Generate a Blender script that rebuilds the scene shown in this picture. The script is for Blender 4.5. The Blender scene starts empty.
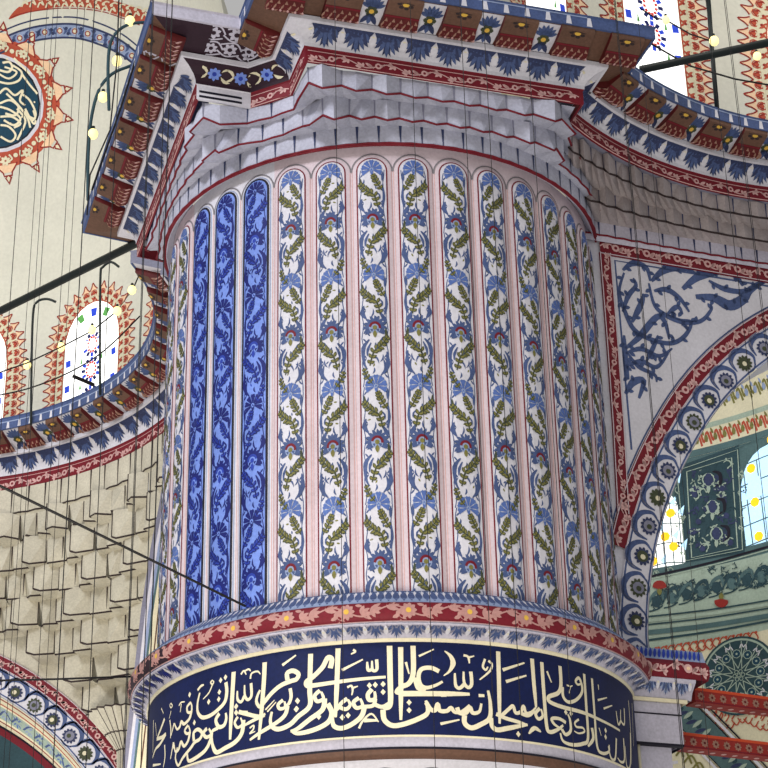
import bpy, bmesh, math, random
from mathutils import Vector
random.seed(7)
SC = bpy.context.scene
COL = SC.collection
pi = math.pi
V = Vector

# ------------------------------------------------------------------ camera calibration
FPX, PIT, ROLL, YAW, DD, EYE = 1900.0, .4455, -.0234, .0003, 21.128, 1.7
def _basis():
    cy, sy, cp, sp = math.cos(YAW), math.sin(YAW), math.cos(PIT), math.sin(PIT)
    F = V((sy*cp, cy*cp, sp)); R = V((cy, -sy, 0)); U = R.cross(F)
    c, s = math.cos(ROLL), math.sin(ROLL)
    return F, c*R+s*U, -s*R+c*U
FW, RT, UP = _basis()
CAM = V((0, 0, EYE))
def ray(x, y): return FW+RT*((x-384)/FPX)-UP*((y-384)/FPX)
def at_y(x, y, Y): d = ray(x, y); return CAM+d*(Y/d.y)
def at_z(x, y, z): d = ray(x, y); return CAM+d*((z-EYE)/d.z)
def at_plane(x, y, P, n): d = ray(x, y); return CAM+d*((P-CAM).dot(n)/d.dot(n))
def at_cyl(x, y, cx, cy, R, far):
    d = ray(x, y); a = d.x**2+d.y**2; b = -2*(d.x*cx+d.y*cy); c = cx*cx+cy*cy-R*R
    q = b*b-4*a*c
    if q < 0: return None
    return CAM+d*((-b+(math.sqrt(q) if far else -math.sqrt(q)))/(2*a))
def at_sphere(x, y, c, R):
    d = ray(x, y).normalized(); o = CAM-c; b = o.dot(d); q = b*b-(o.dot(o)-R*R)
    if q < 0: q = 0
    return CAM+d*(-b+math.sqrt(q))

# ------------------------------------------------------------------ materials
def lin(c):
    c = c/255.0
    return c/12.92 if c <= .04045 else ((c+.055)/1.055)**2.4
MATS = {}
def mat(name, r, g, b, rough=.62, var=.1, scale=2.2, emit=0, metal=0):
    if name in MATS: return MATS[name]
    m = bpy.data.materials.new(name); m.use_nodes = True
    nt = m.node_tree; N = nt.nodes; L = nt.links
    bs = N['Principled BSDF']
    col = (lin(r), lin(g), lin(b))
    bs.inputs['Roughness'].default_value = rough
    bs.inputs['Metallic'].default_value = metal
    bs.inputs['Specular IOR Level'].default_value = .25
    geo = N.new('ShaderNodeNewGeometry')
    n1 = N.new('ShaderNodeTexNoise'); n1.inputs['Scale'].default_value = scale; n1.inputs['Detail'].default_value = 6
    n2 = N.new('ShaderNodeTexNoise'); n2.inputs['Scale'].default_value = scale*14; n2.inputs['Detail'].default_value = 3
    L.new(geo.outputs['Position'], n1.inputs['Vector']); L.new(geo.outputs['Position'], n2.inputs['Vector'])
    ad = N.new('ShaderNodeMath'); ad.operation = 'ADD'
    L.new(n1.outputs['Fac'], ad.inputs[0]); L.new(n2.outputs['Fac'], ad.inputs[1])
    mr = N.new('ShaderNodeMapRange'); mr.inputs['From Min'].default_value = .6; mr.inputs['From Max'].default_value = 1.4
    L.new(ad.outputs[0], mr.inputs['Value'])
    mx = N.new('ShaderNodeMix'); mx.data_type = 'RGBA'
    mx.inputs[6].default_value = (*[max(0, c*(1-var*1.5)) for c in col], 1)
    mx.inputs[7].default_value = (*[min(1, c*(1+var)) for c in col], 1)
    L.new(mr.outputs[0], mx.inputs['Factor'])
    L.new(mx.outputs[2], bs.inputs['Base Color'])
    if emit:
        L.new(mx.outputs[2], bs.inputs['Emission Color']); bs.inputs['Emission Strength'].default_value = emit
    MATS[name] = m
    return m
white  = mat('lime_white', 206, 204, 212)
pink   = mat('rose_white', 203, 187, 193)
lav    = mat('lavender_stone', 176, 177, 192, var=.16)
lavd   = mat('shaded_stone_paint', 128, 128, 146, var=.16)  # darker lavender grey for seams, end caps, ledges and motifs
warm   = mat('warm_stone', 196, 190, 172, var=.16)
greyl  = mat('grey_line', 120, 116, 120)
maroon = mat('maroon', 112, 22, 36, var=.15)
red    = mat('brick_red', 142, 40, 34, var=.15)
scroll = mat('scroll_red', 90, 26, 26, var=.2)
muted  = mat('muted_rose', 152, 114, 98, var=.15)
wgrey  = mat('warm_grey_stone', 164, 154, 154, var=.16)
rosy   = mat('rose_leaf', 204, 162, 158)
blue   = mat('slate_blue', 70, 86, 128, var=.25)
blued  = mat('deep_slate_blue', 50, 58, 92, var=.2)
bluel  = mat('pale_blue', 140, 154, 186, var=.14)
sky    = mat('carnation_blue', 82, 106, 166, var=.2)
olive  = mat('olive', 118, 114, 60, var=.22)
olived = mat('dark_olive', 66, 72, 52, var=.2)
yellow = mat('ochre_yellow', 214, 172, 72)
cream  = mat('cream', 216, 208, 178)
navy   = mat('navy', 9, 23, 70, var=.25)
gold   = mat('gilt', 230, 220, 188, rough=.45, var=.08)
cobalt = mat('cobalt', 18, 28, 104, var=.2)
cobm   = mat('mid_cobalt', 38, 60, 156, var=.2)
perw   = mat('periwinkle', 112, 138, 212, var=.16)
inkb   = mat('ink_black', 22, 20, 34)
brown  = mat('umber', 100, 72, 58, var=.2)
brownd = mat('dark_umber', 52, 40, 40, var=.2)
plum   = mat('plum_black', 44, 24, 36, var=.2)
marble = mat('grey_marble', 186, 182, 196, var=.16)
dome   = mat('dome_plaster', 208, 206, 192, var=.07, scale=1.2)
teal   = mat('dark_teal', 20, 62, 84, var=.2)
greenw = mat('green_grey_tile', 78, 104, 106, var=.2, scale=3)
greend = mat('dark_green', 42, 68, 76, var=.2)
greenl = mat('pale_green', 160, 176, 160, var=.15)
orange = mat('vermilion', 196, 72, 40, var=.12)
terra  = mat('terracotta', 176, 76, 54, var=.14)
peach  = mat('peach', 232, 196, 160, var=.1)
iron   = mat('dark_iron', 26, 34, 34, rough=.45)
wirem  = mat('wire_black', 18, 16, 18, rough=.5)
glassw = mat('lit_white_glass', 255, 255, 250, emit=1.1, var=.02)
glassb = mat('lit_sky_glass', 176, 214, 240, emit=.8, var=.05)
glassd = mat('lit_blue_glass', 40, 70, 200, emit=.35, var=.05)
glassg = mat('lit_green_glass', 90, 160, 80, emit=.3, var=.05)
glassr = mat('lit_red_glass', 200, 60, 50, emit=.3, var=.05)
glassy = mat('lit_amber_glass', 250, 190, 30, emit=.7, var=.05)
bulbm  = mat('lit_bulb', 255, 236, 160, emit=1.0, var=.02)

# ------------------------------------------------------------------ mesh builder
WORLD = {}
class MB:
    def __init__(s): s.v = []; s.f = []; s.m = []; s.sm = []; s.mats = []
    def mi(s, m):
        if m not in s.mats: s.mats.append(m)
        return s.mats.index(m)
    def poly(s, pts, m, smooth=False):
        n = len(s.v); s.v.extend(tuple(p) for p in pts)
        s.f.append(tuple(range(n, n+len(pts)))); s.m.append(s.mi(m)); s.sm.append(smooth)
    def grid(s, F, us, vs, m, smooth=True):
        n = len(s.v); k = len(vs)
        for u in us:
            for w in vs: s.v.append(tuple(F(u, w)))
        for i in range(len(us)-1):
            for j in range(k-1):
                a = n+i*k+j
                s.f.append((a, a+k, a+k+1, a+1)); s.m.append(s.mi(m(us[i], vs[j]) if callable(m) else m)); s.sm.append(smooth)
    def tube(s, pts, r, m, n=8, caps=True):
        pts = [V(p) for p in pts]; rr = r if isinstance(r, (list, tuple)) else [r]*len(pts)
        b = len(s.v)
        for i, p in enumerate(pts):
            t = (pts[min(i+1, len(pts)-1)]-pts[max(i-1, 0)]).normalized()
            a = t.cross(V((0, 0, 1)) if abs(t.z) < .9 else V((1, 0, 0))).normalized(); c = t.cross(a)
            for k in range(n):
                q = 2*pi*k/n; s.v.append(tuple(p+(a*math.cos(q)+c*math.sin(q))*rr[i]))
        for i in range(len(pts)-1):
            for k in range(n):
                s.f.append((b+i*n+k, b+i*n+(k+1) % n, b+(i+1)*n+(k+1) % n, b+(i+1)*n+k)); s.m.append(s.mi(m)); s.sm.append(True)
        if caps:
            s.f.append(tuple(b+k for k in range(n))); s.m.append(s.mi(m)); s.sm.append(False)
            e = b+(len(pts)-1)*n
            s.f.append(tuple(e+k for k in range(n))); s.m.append(s.mi(m)); s.sm.append(False)
    def prism(s, sec, ax, m, side=None):
        """sec: closed list of points, extruded by vector ax"""
        a = [V(p) for p in sec]; b = [p+ax for p in a]
        s.poly(a, side or m); s.poly(b[::-1], side or m)
        for i in range(len(a)):
            j = (i+1) % len(a)
            s.poly((a[i], a[j], b[j], b[i]), m[i] if isinstance(m, list) else m)
    def sphere(s, c, r, m, nu=12, nv=8, sq=(1, 1, 1)):
        c = V(c)
        s.grid(lambda u, w: c+V((r*sq[0]*math.cos(u)*math.sin(w), r*sq[1]*math.sin(u)*math.sin(w), r*sq[2]*math.cos(w))),
               [2*pi*i/nu for i in range(nu+1)], [pi*j/nv for j in range(nv+1)], m)
    def build(s, name, parent=None):
        me = bpy.data.meshes.new(name)
        o0 = WORLD.get(parent.name, V((0, 0, 0))) if parent else V((0, 0, 0))
        me.from_pydata([(x-o0.x, y-o0.y, z-o0.z) for x, y, z in s.v], [], s.f)
        for m in s.mats: me.materials.append(m)
        me.polygons.foreach_set('material_index', s.m)
        me.polygons.foreach_set('use_smooth', s.sm)
        me.update()
        o = bpy.data.objects.new(name, me); COL.objects.link(o)
        if parent: o.parent = parent
        WORLD[o.name] = o0
        return o
def thing(name, label, cat, loc=(0, 0, 0), group=None):
    o = bpy.data.objects.new(name, None); COL.objects.link(o); o.location = loc
    o.empty_display_size = .2
    WORLD[o.name] = V(loc); o['label'] = label; o['category'] = cat
    if group: o['group'] = group
    return o
def tag(o, label, cat, group=None, kind=None):
    if label: o['label'] = label
    if cat: o['category'] = cat
    if group: o['group'] = group
    if kind: o['kind'] = kind
    return o

# ------------------------------------------------------------------ painted ornament (thin raised geometry following a surface)
def spline(pts, n=5, closed=False):
    if len(pts) < 3: 
        return [tuple(p) for p in pts]
    P = list(pts); out = []
    N = len(P)
    for i in range(N if closed else N-1):
        p0 = P[(i-1) % N] if (closed or i > 0) else P[0]; p1 = P[i]; p2 = P[(i+1) % N]
        p3 = P[(i+2) % N] if (closed or i+2 < N) else P[-1]
        for k in range(n):
            t = k/n
            out.append(tuple(.5*((2*b)+(-a+c)*t+(2*a-5*b+4*c-d)*t*t+(-a+3*b-3*c+d)*t**3) for a, b, c, d in zip(p0, p1, p2, p3)))
    out.append(tuple(P[0]) if closed else tuple(P[-1]))
    return out
class Dr:
    def __init__(s, mb, S, h=.0025): s.mb = mb; s.S = S; s.h = h
    def sub(s, cx, cy, sc=1., rot=0., fx=1, fy=1):
        c, q = math.cos(rot)*sc, math.sin(rot)*sc; S = s.S
        return Dr(s.mb, lambda u, w, h: S(cx+(c*u*fx-q*w*fy), cy+(q*u*fx+c*w*fy), h), s.h)
    def poly(s, pts, m, l=1): s.mb.poly([s.S(u, w, s.h*l) for u, w in pts], m)
    def stroke(s, pts, w, m, l=1, n=5, closed=False, sm=True):
        P = spline(pts, n, closed) if sm else list(pts)+([pts[0]] if closed else [])
        k = len(P)
        if k < 2: return
        def W(i):
            if not isinstance(w, (list, tuple)): return w
            t = i/(k-1)*(len(w)-1); a = min(int(t), len(w)-2); return w[a]+(w[a+1]-w[a])*(t-a)
        L = []; R = []
        for i in range(k):
            a = P[max(i-1, 0)]; b = P[min(i+1, k-1)]
            if closed:
                a = P[(i-1) % (k-1)]; b = P[(i+1) % (k-1)] if i < k-1 else P[1]
            dx, dy = b[0]-a[0], b[1]-a[1]; q = math.hypot(dx, dy) or 1e-9
            nx, ny = -dy/q*W(i)/2, dx/q*W(i)/2
            L.append(s.S(P[i][0]+nx, P[i][1]+ny, s.h*l)); R.append(s.S(P[i][0]-nx, P[i][1]-ny, s.h*l))
        mb = s.mb; b = len(mb.v)
        for x, y in zip(L, R): mb.v.append(tuple(x)); mb.v.append(tuple(y))
        mi = mb.mi(m)
        for i in range(k-1):
            mb.f.append((b+2*i, b+2*i+1, b+2*i+3, b+2*i+2)); mb.m.append(mi); mb.sm.append(False)
    def disc(s, x, y, r, m, l=1, n=10, ry=None):
        s.poly([(x+r*math.cos(2*pi*i/n), y+(ry or r)*math.sin(2*pi*i/n)) for i in range(n)], m, l)
    def ring(s, x, y, r, w, m, l=1, n=16):
        s.stroke([(x+r*math.cos(2*pi*i/n), y+r*math.sin(2*pi*i/n)) for i in range(n)], w, m, l, closed=True, sm=False)
    def lens(s, x0, y0, x1, y1, w, m, l=1, bend=0.):
        dx, dy = x1-x0, y1-y0
        f = lambda t, o: (x0+dx*t-dy*(o+bend*4*t*(1-t)), y0+dy*t+dx*(o+bend*4*t*(1-t)))
        q = w/(math.hypot(dx, dy) or 1e-9)/2
        T = ((.22, .75), (.5, 1), (.78, .7))
        s.poly([f(0, 0)]+[f(t, -q*k) for t, k in T]+[f(1, 0)]+[f(t, q*k) for t, k in T[::-1]], m, l)
    def rect(s, x0, y0, x1, y1, m, l=0, nu=1, nv=1):
        h = s.h*l
        s.mb.grid(lambda u, w: s.S(u, w, h), [x0+(x1-x0)*i/nu for i in range(nu+1)], [y0+(y1-y0)*i/nv for i in range(nv+1)], m, False)
def carnation(d, r, mp, ml, l=1):
    d.poly([(r*.97*math.cos(a), r*.97*math.sin(a)) for a in [math.radians(-35+250*i/14) for i in range(15)]], ml, l)
    for k in range(7):
        a = math.radians(-20+220*k/6); q = math.radians(15)
        P = [(.2*r*math.cos(a-q), .2*r*math.sin(a-q))]
        for t, R in ((-1, .92), (-.5, 1.02), (0, .94), (.5, 1.02), (1, .92)):
            P.append((R*r*math.cos(a+q*t), R*r*math.sin(a+q*t)))
        P.append((.2*r*math.cos(a+q), .2*r*math.sin(a+q)))
        d.poly(P, mp, l+1)
    d.disc(0, -.02*r, .2*r, ml, l+2, 7)
    d.lens(0, -.55*r, 0, .1*r, .3*r, mp, l+2)
def serrate(d, sp, w, md, ml, l=1, n=9):
    """a curved spray of small pointed leaflets, dark edged"""
    P = spline(sp, 4); k = len(P)
    def at(t):
        i = min(int(t*(k-1)), k-2); q = t*(k-1)-i
        a, b = P[i], P[i+1]; dx, dy = b[0]-a[0], b[1]-a[1]; Lh = math.hypot(dx, dy) or 1e-9
        return a[0]+dx*q, a[1]+dy*q, dx/Lh, dy/Lh
    d.stroke(sp, [w*.25, w*.5, w*.3], md, l, n=4)
    for i in range(n):
        x, y, tx, ty = at((i+.35)/n); ww = w*(.55+.6*math.sin(pi*(.1+.8*i/n)))
        for side in (1, -1):
            o = .08*ww*side
            ex, ey = x-ty*ww*.95*side-tx*ww*.75, y+tx*ww*.95*side-ty*ww*.75
            d.lens(x-ty*o+tx*w*.1, y+tx*o+ty*w*.1, ex, ey, w*.8, md, l)
            d.lens(x-ty*o, y+tx*o, x+(ex-x)*.82, y+(ey-y)*.82, w*.46, ml, l+1)
    a, b = at(0), at(.12); d.lens(b[0], b[1], a[0]-a[2]*w*.7, a[1]-a[3]*w*.7, w*.5, md, l)
def foliage(d, x0, y0, x1, y1, mats, rnd, n, l=1, s=1.):
    """random leafy scrolls filling a rectangle"""
    for i in range(n):
        x, y = rnd.uniform(x0, x1), rnd.uniform(y0, y1); a = rnd.uniform(0, 2*pi); r = rnd.uniform(.6, 1.2)*s; m = mats[i % len(mats)]
        g = -1 if i % 2 else 1
        P = [(x+r*(1-.12*q)*math.cos(a+g*q*.75), y+r*(1-.12*q)*math.sin(a+g*q*.75)) for q in range(6)]
        d.stroke(P, [s*.1, s*.32, s*.14], m, l, n=3)
        for q in (1, 3, 5): d.lens(P[q][0], P[q][1], P[q][0]+s*.6*math.cos(a+q), P[q][1]+s*.6*math.sin(a+q), s*.3, m, l)
        if i % 3 == 0: d.disc(x, y, s*.3, m, l, 7)
def lotus(d, r, mp, mc, mg, ml, l=1):
    for k in range(11):
        a = math.radians(-25+230*k/10)
        d.lens(.35*r*math.cos(a), .35*r*math.sin(a), 1.08*r*math.cos(a), 1.08*r*math.sin(a), .3*r, mp, l, bend=.12 if k < 5 else -.12)
    d.disc(0, 0, .5*r, ml, l+1, 10)
    d.stroke([(.42*r*math.cos(math.radians(a)), .42*r*math.sin(math.radians(a))) for a in range(-10, 200, 30)], .2*r, mc, l+2, n=2)
    d.disc(0, 0, .2*r, mg, l+2, 7)
    for q in (-1, 1): d.lens(.1*q*r, -.1*r, .85*q*r, -.55*r, .3*r, mp, l+1)
    d.lens(0, -.2*r, 0, -.85*r, .35*r, mg, l+1)
def rosette(d, x, y, r, mp, mc, l=1, n=8):
    for k in range(n):
        a = 2*pi*k/n
        d.lens(x+.2*r*math.cos(a), y+.2*r*math.sin(a), x+r*math.cos(a), y+r*math.sin(a), r*.55, mp, l)
    d.disc(x, y, r*.32, mc, l+1, 8)
def vine(d, L, v0, v1, per, mv, mc, l=1, phase=0., ros=True):
    H = v1-v0; c = (v0+v1)/2; n = max(1, int(round(L/per))); p = L/n
    d.stroke([(i*p/8, c+H*.3*math.sin(2*pi*i/8+phase)) for i in range(8*n+1)], H*.1, mv, l, n=2)
    for i in range(n):
        x = i*p
        for t, sg in ((.16, 1), (.38, -1), (.62, 1), (.84, -1)):
            xx = x+t*p; yy = c+H*.3*math.sin(2*pi*t+phase)
            d.lens(xx, yy, xx+.16*p, yy+sg*H*.22-(yy-c)*.8, H*.3, mv, l)
            d.lens(xx, yy, xx-.02*p, yy-sg*H*.18-(yy-c)*.9, H*.28, mv, l)
            d.lens(xx, yy, xx+.11*p, yy-(yy-c)*1.6, H*.26, mv, l); d.lens(xx+.04*p, yy, xx+.1*p, yy+sg*H*.34, H*.2, mv, l)
        if ros:
            d.disc(x+.5*p, c, H*.3, mv, l+1, 9); d.disc(x+.5*p, c, H*.13, mc, l+2, 7)
def palmette(d, w, H, mb_, mw, mo, l=1):
    """blue drooping feather leaves hung from the top edge, pale bud at the side"""
    d.poly([(-.5*w, 0), (.5*w, 0), (.36*w, -.32*H), (0, -.45*H), (-.36*w, -.32*H)], mo, l)
    for k, (x, y, ww) in enumerate(((-.47, -.5, .17), (-.4, -.68, .15), (-.28, -.82, .15), (-.14, -.93, .14), (0, -1., .15), (.14, -.93, .14), (.28, -.82, .15), (.4, -.68, .15), (.47, -.5, .17))):
        d.lens(x*.5*w, -.1*H, x*w, y*H, ww*w, mb_ if k % 2 == 0 else mo, l+1, bend=.12*(-1 if x > 0 else 1) if x else 0)
    d.lens(.5*w, -.7*H, .5*w, -.04*H, .24*w, mw, l+3); d.disc(.5*w, -.24*H, .06*w, cream, l+4, 6)
def arabesque(d, x, y, r, turns, sg, m, w, l=1, a0=0., thorns=True):
    P = []; n = 14
    for i in range(n+1):
        t = i/n; R = r*(1-t*.82); a = a0+sg*2*pi*turns*t
        P.append((x+R*math.cos(a), y+R*math.sin(a)))
    d.stroke(P, [w*.7, w, w*.8, w*.5], m, l, n=3)
    if thorns:
        for i in range(1, n, 2):
            p = P[i]; q = P[i+1]; dx, dy = q[0]-p[0], q[1]-p[1]
            for s_ in (1, -1): d.lens(p[0], p[1], p[0]+dx*.5-dy*.7*s_, p[1]+dy*.5+dx*.7*s_, w*1.1, m, l)
# ------------------------------------------------------------------ the fluted pier
PC = V((0, DD, 0))
def cylS(R): return lambda a, z, h=0: V((R*math.sin(a)+h*math.sin(a), DD-(R+h)*math.cos(a), z)) if False else V(((R+h)*math.sin(a), DD-(R+h)*math.cos(a), z))
pier = thing('fluted_pier', 'huge round fluted pier with painted floral flutes and a navy inscription band', 'pillar', (0, DD, 0))
R0, A0, STEP = 2.62, -.030, math.radians(360/35)
HALF = R0*STEP/2
ZTOP = 13.39; ZMED = ZTOP-.17
def flute(k):
    a0 = A0+k*STEP
    isb = k in (-5, -4, -3)
    def S(u, z, h=0):
        d = abs(u) if z < ZMED else math.hypot(u, z-ZMED)
        r = R0+.045*max(0, 1-(d/HALF)**2)+h
        a = a0+u/R0
        return V((r*math.sin(a), DD-r*math.cos(a), z))
    mb = MB()
    us = [-HALF+2*HALF*i/10 for i in range(11)]
    zs = [8.0+i*.55 for i in range(9)]+[12.9, 13.05, 13.1]+[13.15+.035*i for i in range(14)]
    mb.grid(S, us, zs, pink if not isb else white)
    d = Dr(mb, S, .0022)
    zb = 8.05
    # panel inside the outline
    hw = .168
    head = [(hw*math.cos(t), ZMED+hw*math.sin(t)) for t in [pi*i/14 for i in range(15)]]
    nst = 24
    def panel(w, m, l):
        for i in range(nst):
            z0 = zb+(ZMED-zb)*i/nst; z1 = zb+(ZMED-zb)*(i+1)/nst
            for q in range(4):
                x0 = -w+2*w*q/4; x1 = x0+w/2
                d.poly([(x0, z0), (x1, z0), (x1, z1), (x0, z1)], m, l)
        for i in range(6):
            t0, t1 = pi/2*i/6, pi/2*(i+1)/6
            for q in range(4):
                f0, f1 = -1+q/2, -.5+q/2
                d.poly([(w*f0*math.cos(t0), ZMED+w*math.sin(t0)), (w*f1*math.cos(t0), ZMED+w*math.sin(t0)),
                        (w*f1*math.cos(t1), ZMED+w*math.sin(t1)), (w*f0*math.cos(t1), ZMED+w*math.sin(t1))], m, l)
    panel(hw, perw if isb else white, 1)
    line = inkb if isb else maroon
    out = [(-hw, zb+(ZMED-zb)*i/20) for i in range(20)]+head[::-1]+[(hw, zb+(ZMED-zb)*i/20) for i in range(19, -1, -1)]
    d.stroke(out, .026 if isb else .015, line, 2, sm=False)
    if isb:
        o2 = [(x*1.16, z if z < ZMED else ZMED+(z-ZMED)*1.16) for x, z in out]
        d.stroke(o2, .012, bluel, 1, sm=False)
    # scalloped head line and the thin seam between flutes
    sc = [(.232*math.cos(t), ZMED+.232*math.sin(t)) for t in [pi*i/16 for i in range(17)]]
    d.stroke(sc, .016, greyl, 4, sm=False)
    d.poly([(-hw-.004, 8.06), (-hw-.02, 8.06), (-hw-.02, 8.1), (-hw-.004, 8.1)], rosy, 1)
    for sx in (-1, 1):
        d.stroke([(sx*(HALF-.012), zb+(ZMED-zb)*i/16) for i in range(17)], .008, rosy, 1, sm=False)
    # floral filling
    P = 1.365; fx = 1 if k % 2 == 0 else -1
    mp = cobalt if isb else sky; ml = cobm if isb else bluel; md = cobalt if isb else olived; mo = cobm if isb else olive
    mst = cobalt if isb else blue; mc = cobm if isb else maroon
    rl = perw if isb else bluel
    ph = .02*math.sin(k*2.1)
    for j in range(5):
        zc = 13.225-P*j+(ph if j else 0)
        if zc < 7.9: break
        c = d.sub(0, zc, 1, 0, fx*.88)
        carnation(c, .136, mp, rl, 2)
        serrate(c, [(.02, -.08), (.06, -.17), (.125, -.27)], .046, md, mo, 3, 5)
        serrate(c, [(-.15, -.19), (-.07, -.28), (.03, -.35), (.07, -.5)], .052, md, mo, 3, 8); c.lens(-.15, -.1, -.13, -.24, .03, md, 3); c.lens(.14, -.02, .13, -.16, .03, mst, 3)
        c.stroke([(-.13, -.38), (-.15, -.47), (-.1, -.55)], [.012, .065, .01], mst, 2)
        c.stroke([(.13, -.2), (.15, -.36), (.12, -.5)], [.012, .036, .012], mst, 2)
        c.stroke([(.06, -.46), (.11, -.54), (.13, -.6)], [.012, .055, .012], mst, 2)
        for sx in (-1, 1):
            c.stroke([(sx*(.15+.012*math.sin(q*1.9+sx)), -q*P/14) for q in range(15)], .011, mst, 1, n=2)
            for q in range(1, 14):
                yq = -q*P/14; c.lens(sx*.15, yq, sx*(.15-.045), yq+.05*(1 if q % 2 else -1), .02, mst if q % 3 else md, 1)
        for q in range(10):
            xq = .07*math.sin(q*2.3+k); yq = -.14-q*P/11; c.lens(xq, yq, xq+.045*math.cos(q*1.7), yq+.045*math.sin(q*1.7), .02, mst if q % 2 else mo, 1)
        b = c.sub(0, -.66)
        lotus(b, .145, mst if not isb else cobalt, mc, mo, rl, 2)
        serrate(c, [(.15, -.78), (.07, -.88), (-.02, -.96), (-.07, -1.12)], .052, md, mo, 3, 8); c.lens(.13, -.66, .15, -.83, .035, md, 3); c.lens(.0, -.84, .03, -.95, .03, mst, 3)
        c.stroke([(-.07, -.8), (-.145, -.9), (-.14, -1.08), (-.1, -1.16)], [.015, .055, .03, .012], mst, 2)
        c.stroke([(-.05, -.84), (-.09, -.92), (-.1, -1.0)], [.012, .036, .01], mst, 2)
        c.stroke([(.14, -.95), (.15, -1.1), (.1, -1.22)], [.012, .06, .015], mst, 2)
        c.stroke([(.1, -1.05), (.12, -1.16), (.06, -1.24)], [.012, .04, .012], mst, 2)
        for x0, y0, x1, y1, bd in ((-.1, -.12, -.14, -.2, .2), (.05, -.3, .1, -.4, .2), (-.02, -.42, -.06, -.54, .2), (-.14, -.62, -.12, -.74, .2), (.12, -.76, .08, -.86, -.2), (-.04, -1.0, .04, -1.1, .2), (.09, -.98, .05, -1.08, .2), (-.02, -1.14, -.04, -1.22, .2)):
            c.lens(x0, y0, x1, y1, .022, mst, 2, bd)
        serrate(c, [(-.14, -1.16), (-.11, -1.25), (-.04, -1.34)], .04, md, mo, 3, 4)
    o = mb.build('flute', pier)
    o['label'] = 'cobalt blue painted flute' if isb else 'white flute with blue and olive flowers'
for k in range(-9, 10): flute(k)
# plain back of the shaft
mb = MB()
S = cylS(2.58)
mb.grid(S, [A0+9.5*STEP+(2*pi-19*STEP)*i/24 for i in range(25)], [4.5, 14.4], pink)
mb.grid(S, [-1.7+3.4*i/40 for i in range(41)], [4.5, 6.6], lav)
mb.build('shaft_core', pier)

def lathe(mb, prof, m, a0=-2.0, a1=2.0, n=96, smooth=True):
    mb.grid(lambda a, t: V((prof[t][0]*math.sin(a), DD-prof[t][0]*math.cos(a), prof[t][1])),
            [a0+(a1-a0)*i/n for i in range(n+1)], list(range(len(prof))), m, smooth)
def profS(prof, R=None):
    """surface of revolution by arc length along the profile; u in metres along the ring of radius R"""
    L = [0]
    for a, b in zip(prof[:-1], prof[1:]): L.append(L[-1]+math.hypot(b[0]-a[0], b[1]-a[1]))
    R = R or prof[0][0]
    def S(u, v, h=0):
        i = 0
        while i < len(L)-2 and v > L[i+1]: i += 1
        t = (v-L[i])/(L[i+1]-L[i]); a, b = prof[i], prof[i+1]
        dr, dz = b[0]-a[0], b[1]-a[1]; q = math.hypot(dr, dz)
        r = a[0]+dr*t+h*dz/q; z = a[1]+dz*t-h*dr/q
        an = u/R
        return V((r*math.sin(an), DD-r*math.cos(an), z))
    return S, L[-1], R
# lotus strip above the torus
pr = [(2.925, 7.955), (2.90, 8.0), (2.83, 8.06), (2.755, 8.13), (2.73, 8.135), (2.55, 8.2)]
mb = MB(); lathe(mb, pr, bluel)
S, L, R = profS(pr[:4]); d = Dr(mb, S, .003)
n = 130
for i in range(n):
    u = (-1.75+3.5*i/n)*R
    d.lens(u, .02, u, L*.95, .075, blue, 1); d.lens(u+.045, L*.4, u+.045, L*1., .035, white, 1)
d.stroke([((-1.8+3.6*i/90)*R, L*.98) for i in range(91)], .02, blue, 1, sm=False)
mb.build('lotus_strip', pier)
muted2 = mat('dusty_rose', 178, 132, 126, var=.15)
# torus with scrolling leaves and daisies
pr = [(2.93+.05*math.sin(t)-.0, 7.855-.1*math.cos(t)) for t in [pi*i/10 for i in range(11)]]
mb = MB(); A_SPLIT = math.asin(-183/258.)
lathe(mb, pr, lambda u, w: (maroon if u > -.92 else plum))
S, L, R = profS(pr, 2.95); d = Dr(mb, S, .003)
u0, u1 = -1.72*R, 1.45*R
per = .62; n = int((u1-u0)/per)
for i in range(n):
    c = d.sub(u0+i*per, 0); dark = (u0+i*per)/R < -.95
    lf = muted2; H = L
    c.stroke([(q*per/8, H*.5+H*.22*math.sin(2*pi*q/8)) for q in range(9)], H*.07, lf, 1, n=3)
    rosette(c, per*.5, H*.5, H*.36, muted2, yellow, 2, 9)
    for x, y, r_, sg in ((.16, .6, .5, 1), (.3, .45, .35, -1), (.72, .42, -.4, -1), (.88, .55, -.3, 1)):
        for q in range(4):
            an = r_+(q-1.5)*.55
            c.lens(per*x, H*y, per*x+.13*math.cos(an)*1.0, H*y+sg*.11*math.sin(an)+sg*.02, .042, lf, 1)
    c.lens(per*.24, H*.2, per*.36, H*.3, .04, lf, 1); c.lens(per*.64, H*.8, per*.76, H*.72, .04, lf, 1)
for v in (L*.03, L*.97):
    d.stroke([((-1.8+3.4*i/90)*R, v) for i in range(91)], .016, rosy, 1, sm=False)
mb.build('torus_moulding', pier)
# palmette cyma under the torus
pr = [(2.935, 7.752), (2.935, 7.735), (2.915, 7.72), (2.86, 7.70), (2.80, 7.672), (2.77, 7.64), (2.76, 7.632)]
mb = MB(); lathe(mb, pr, marble)
S, L, R = profS(pr[::-1], 2.85); d = Dr(mb, S, .007)
n = 44
for i in range(n):
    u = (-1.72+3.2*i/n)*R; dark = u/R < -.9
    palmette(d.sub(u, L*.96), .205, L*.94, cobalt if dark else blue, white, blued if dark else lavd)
mb.build('palmette_cyma', pier)
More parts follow.
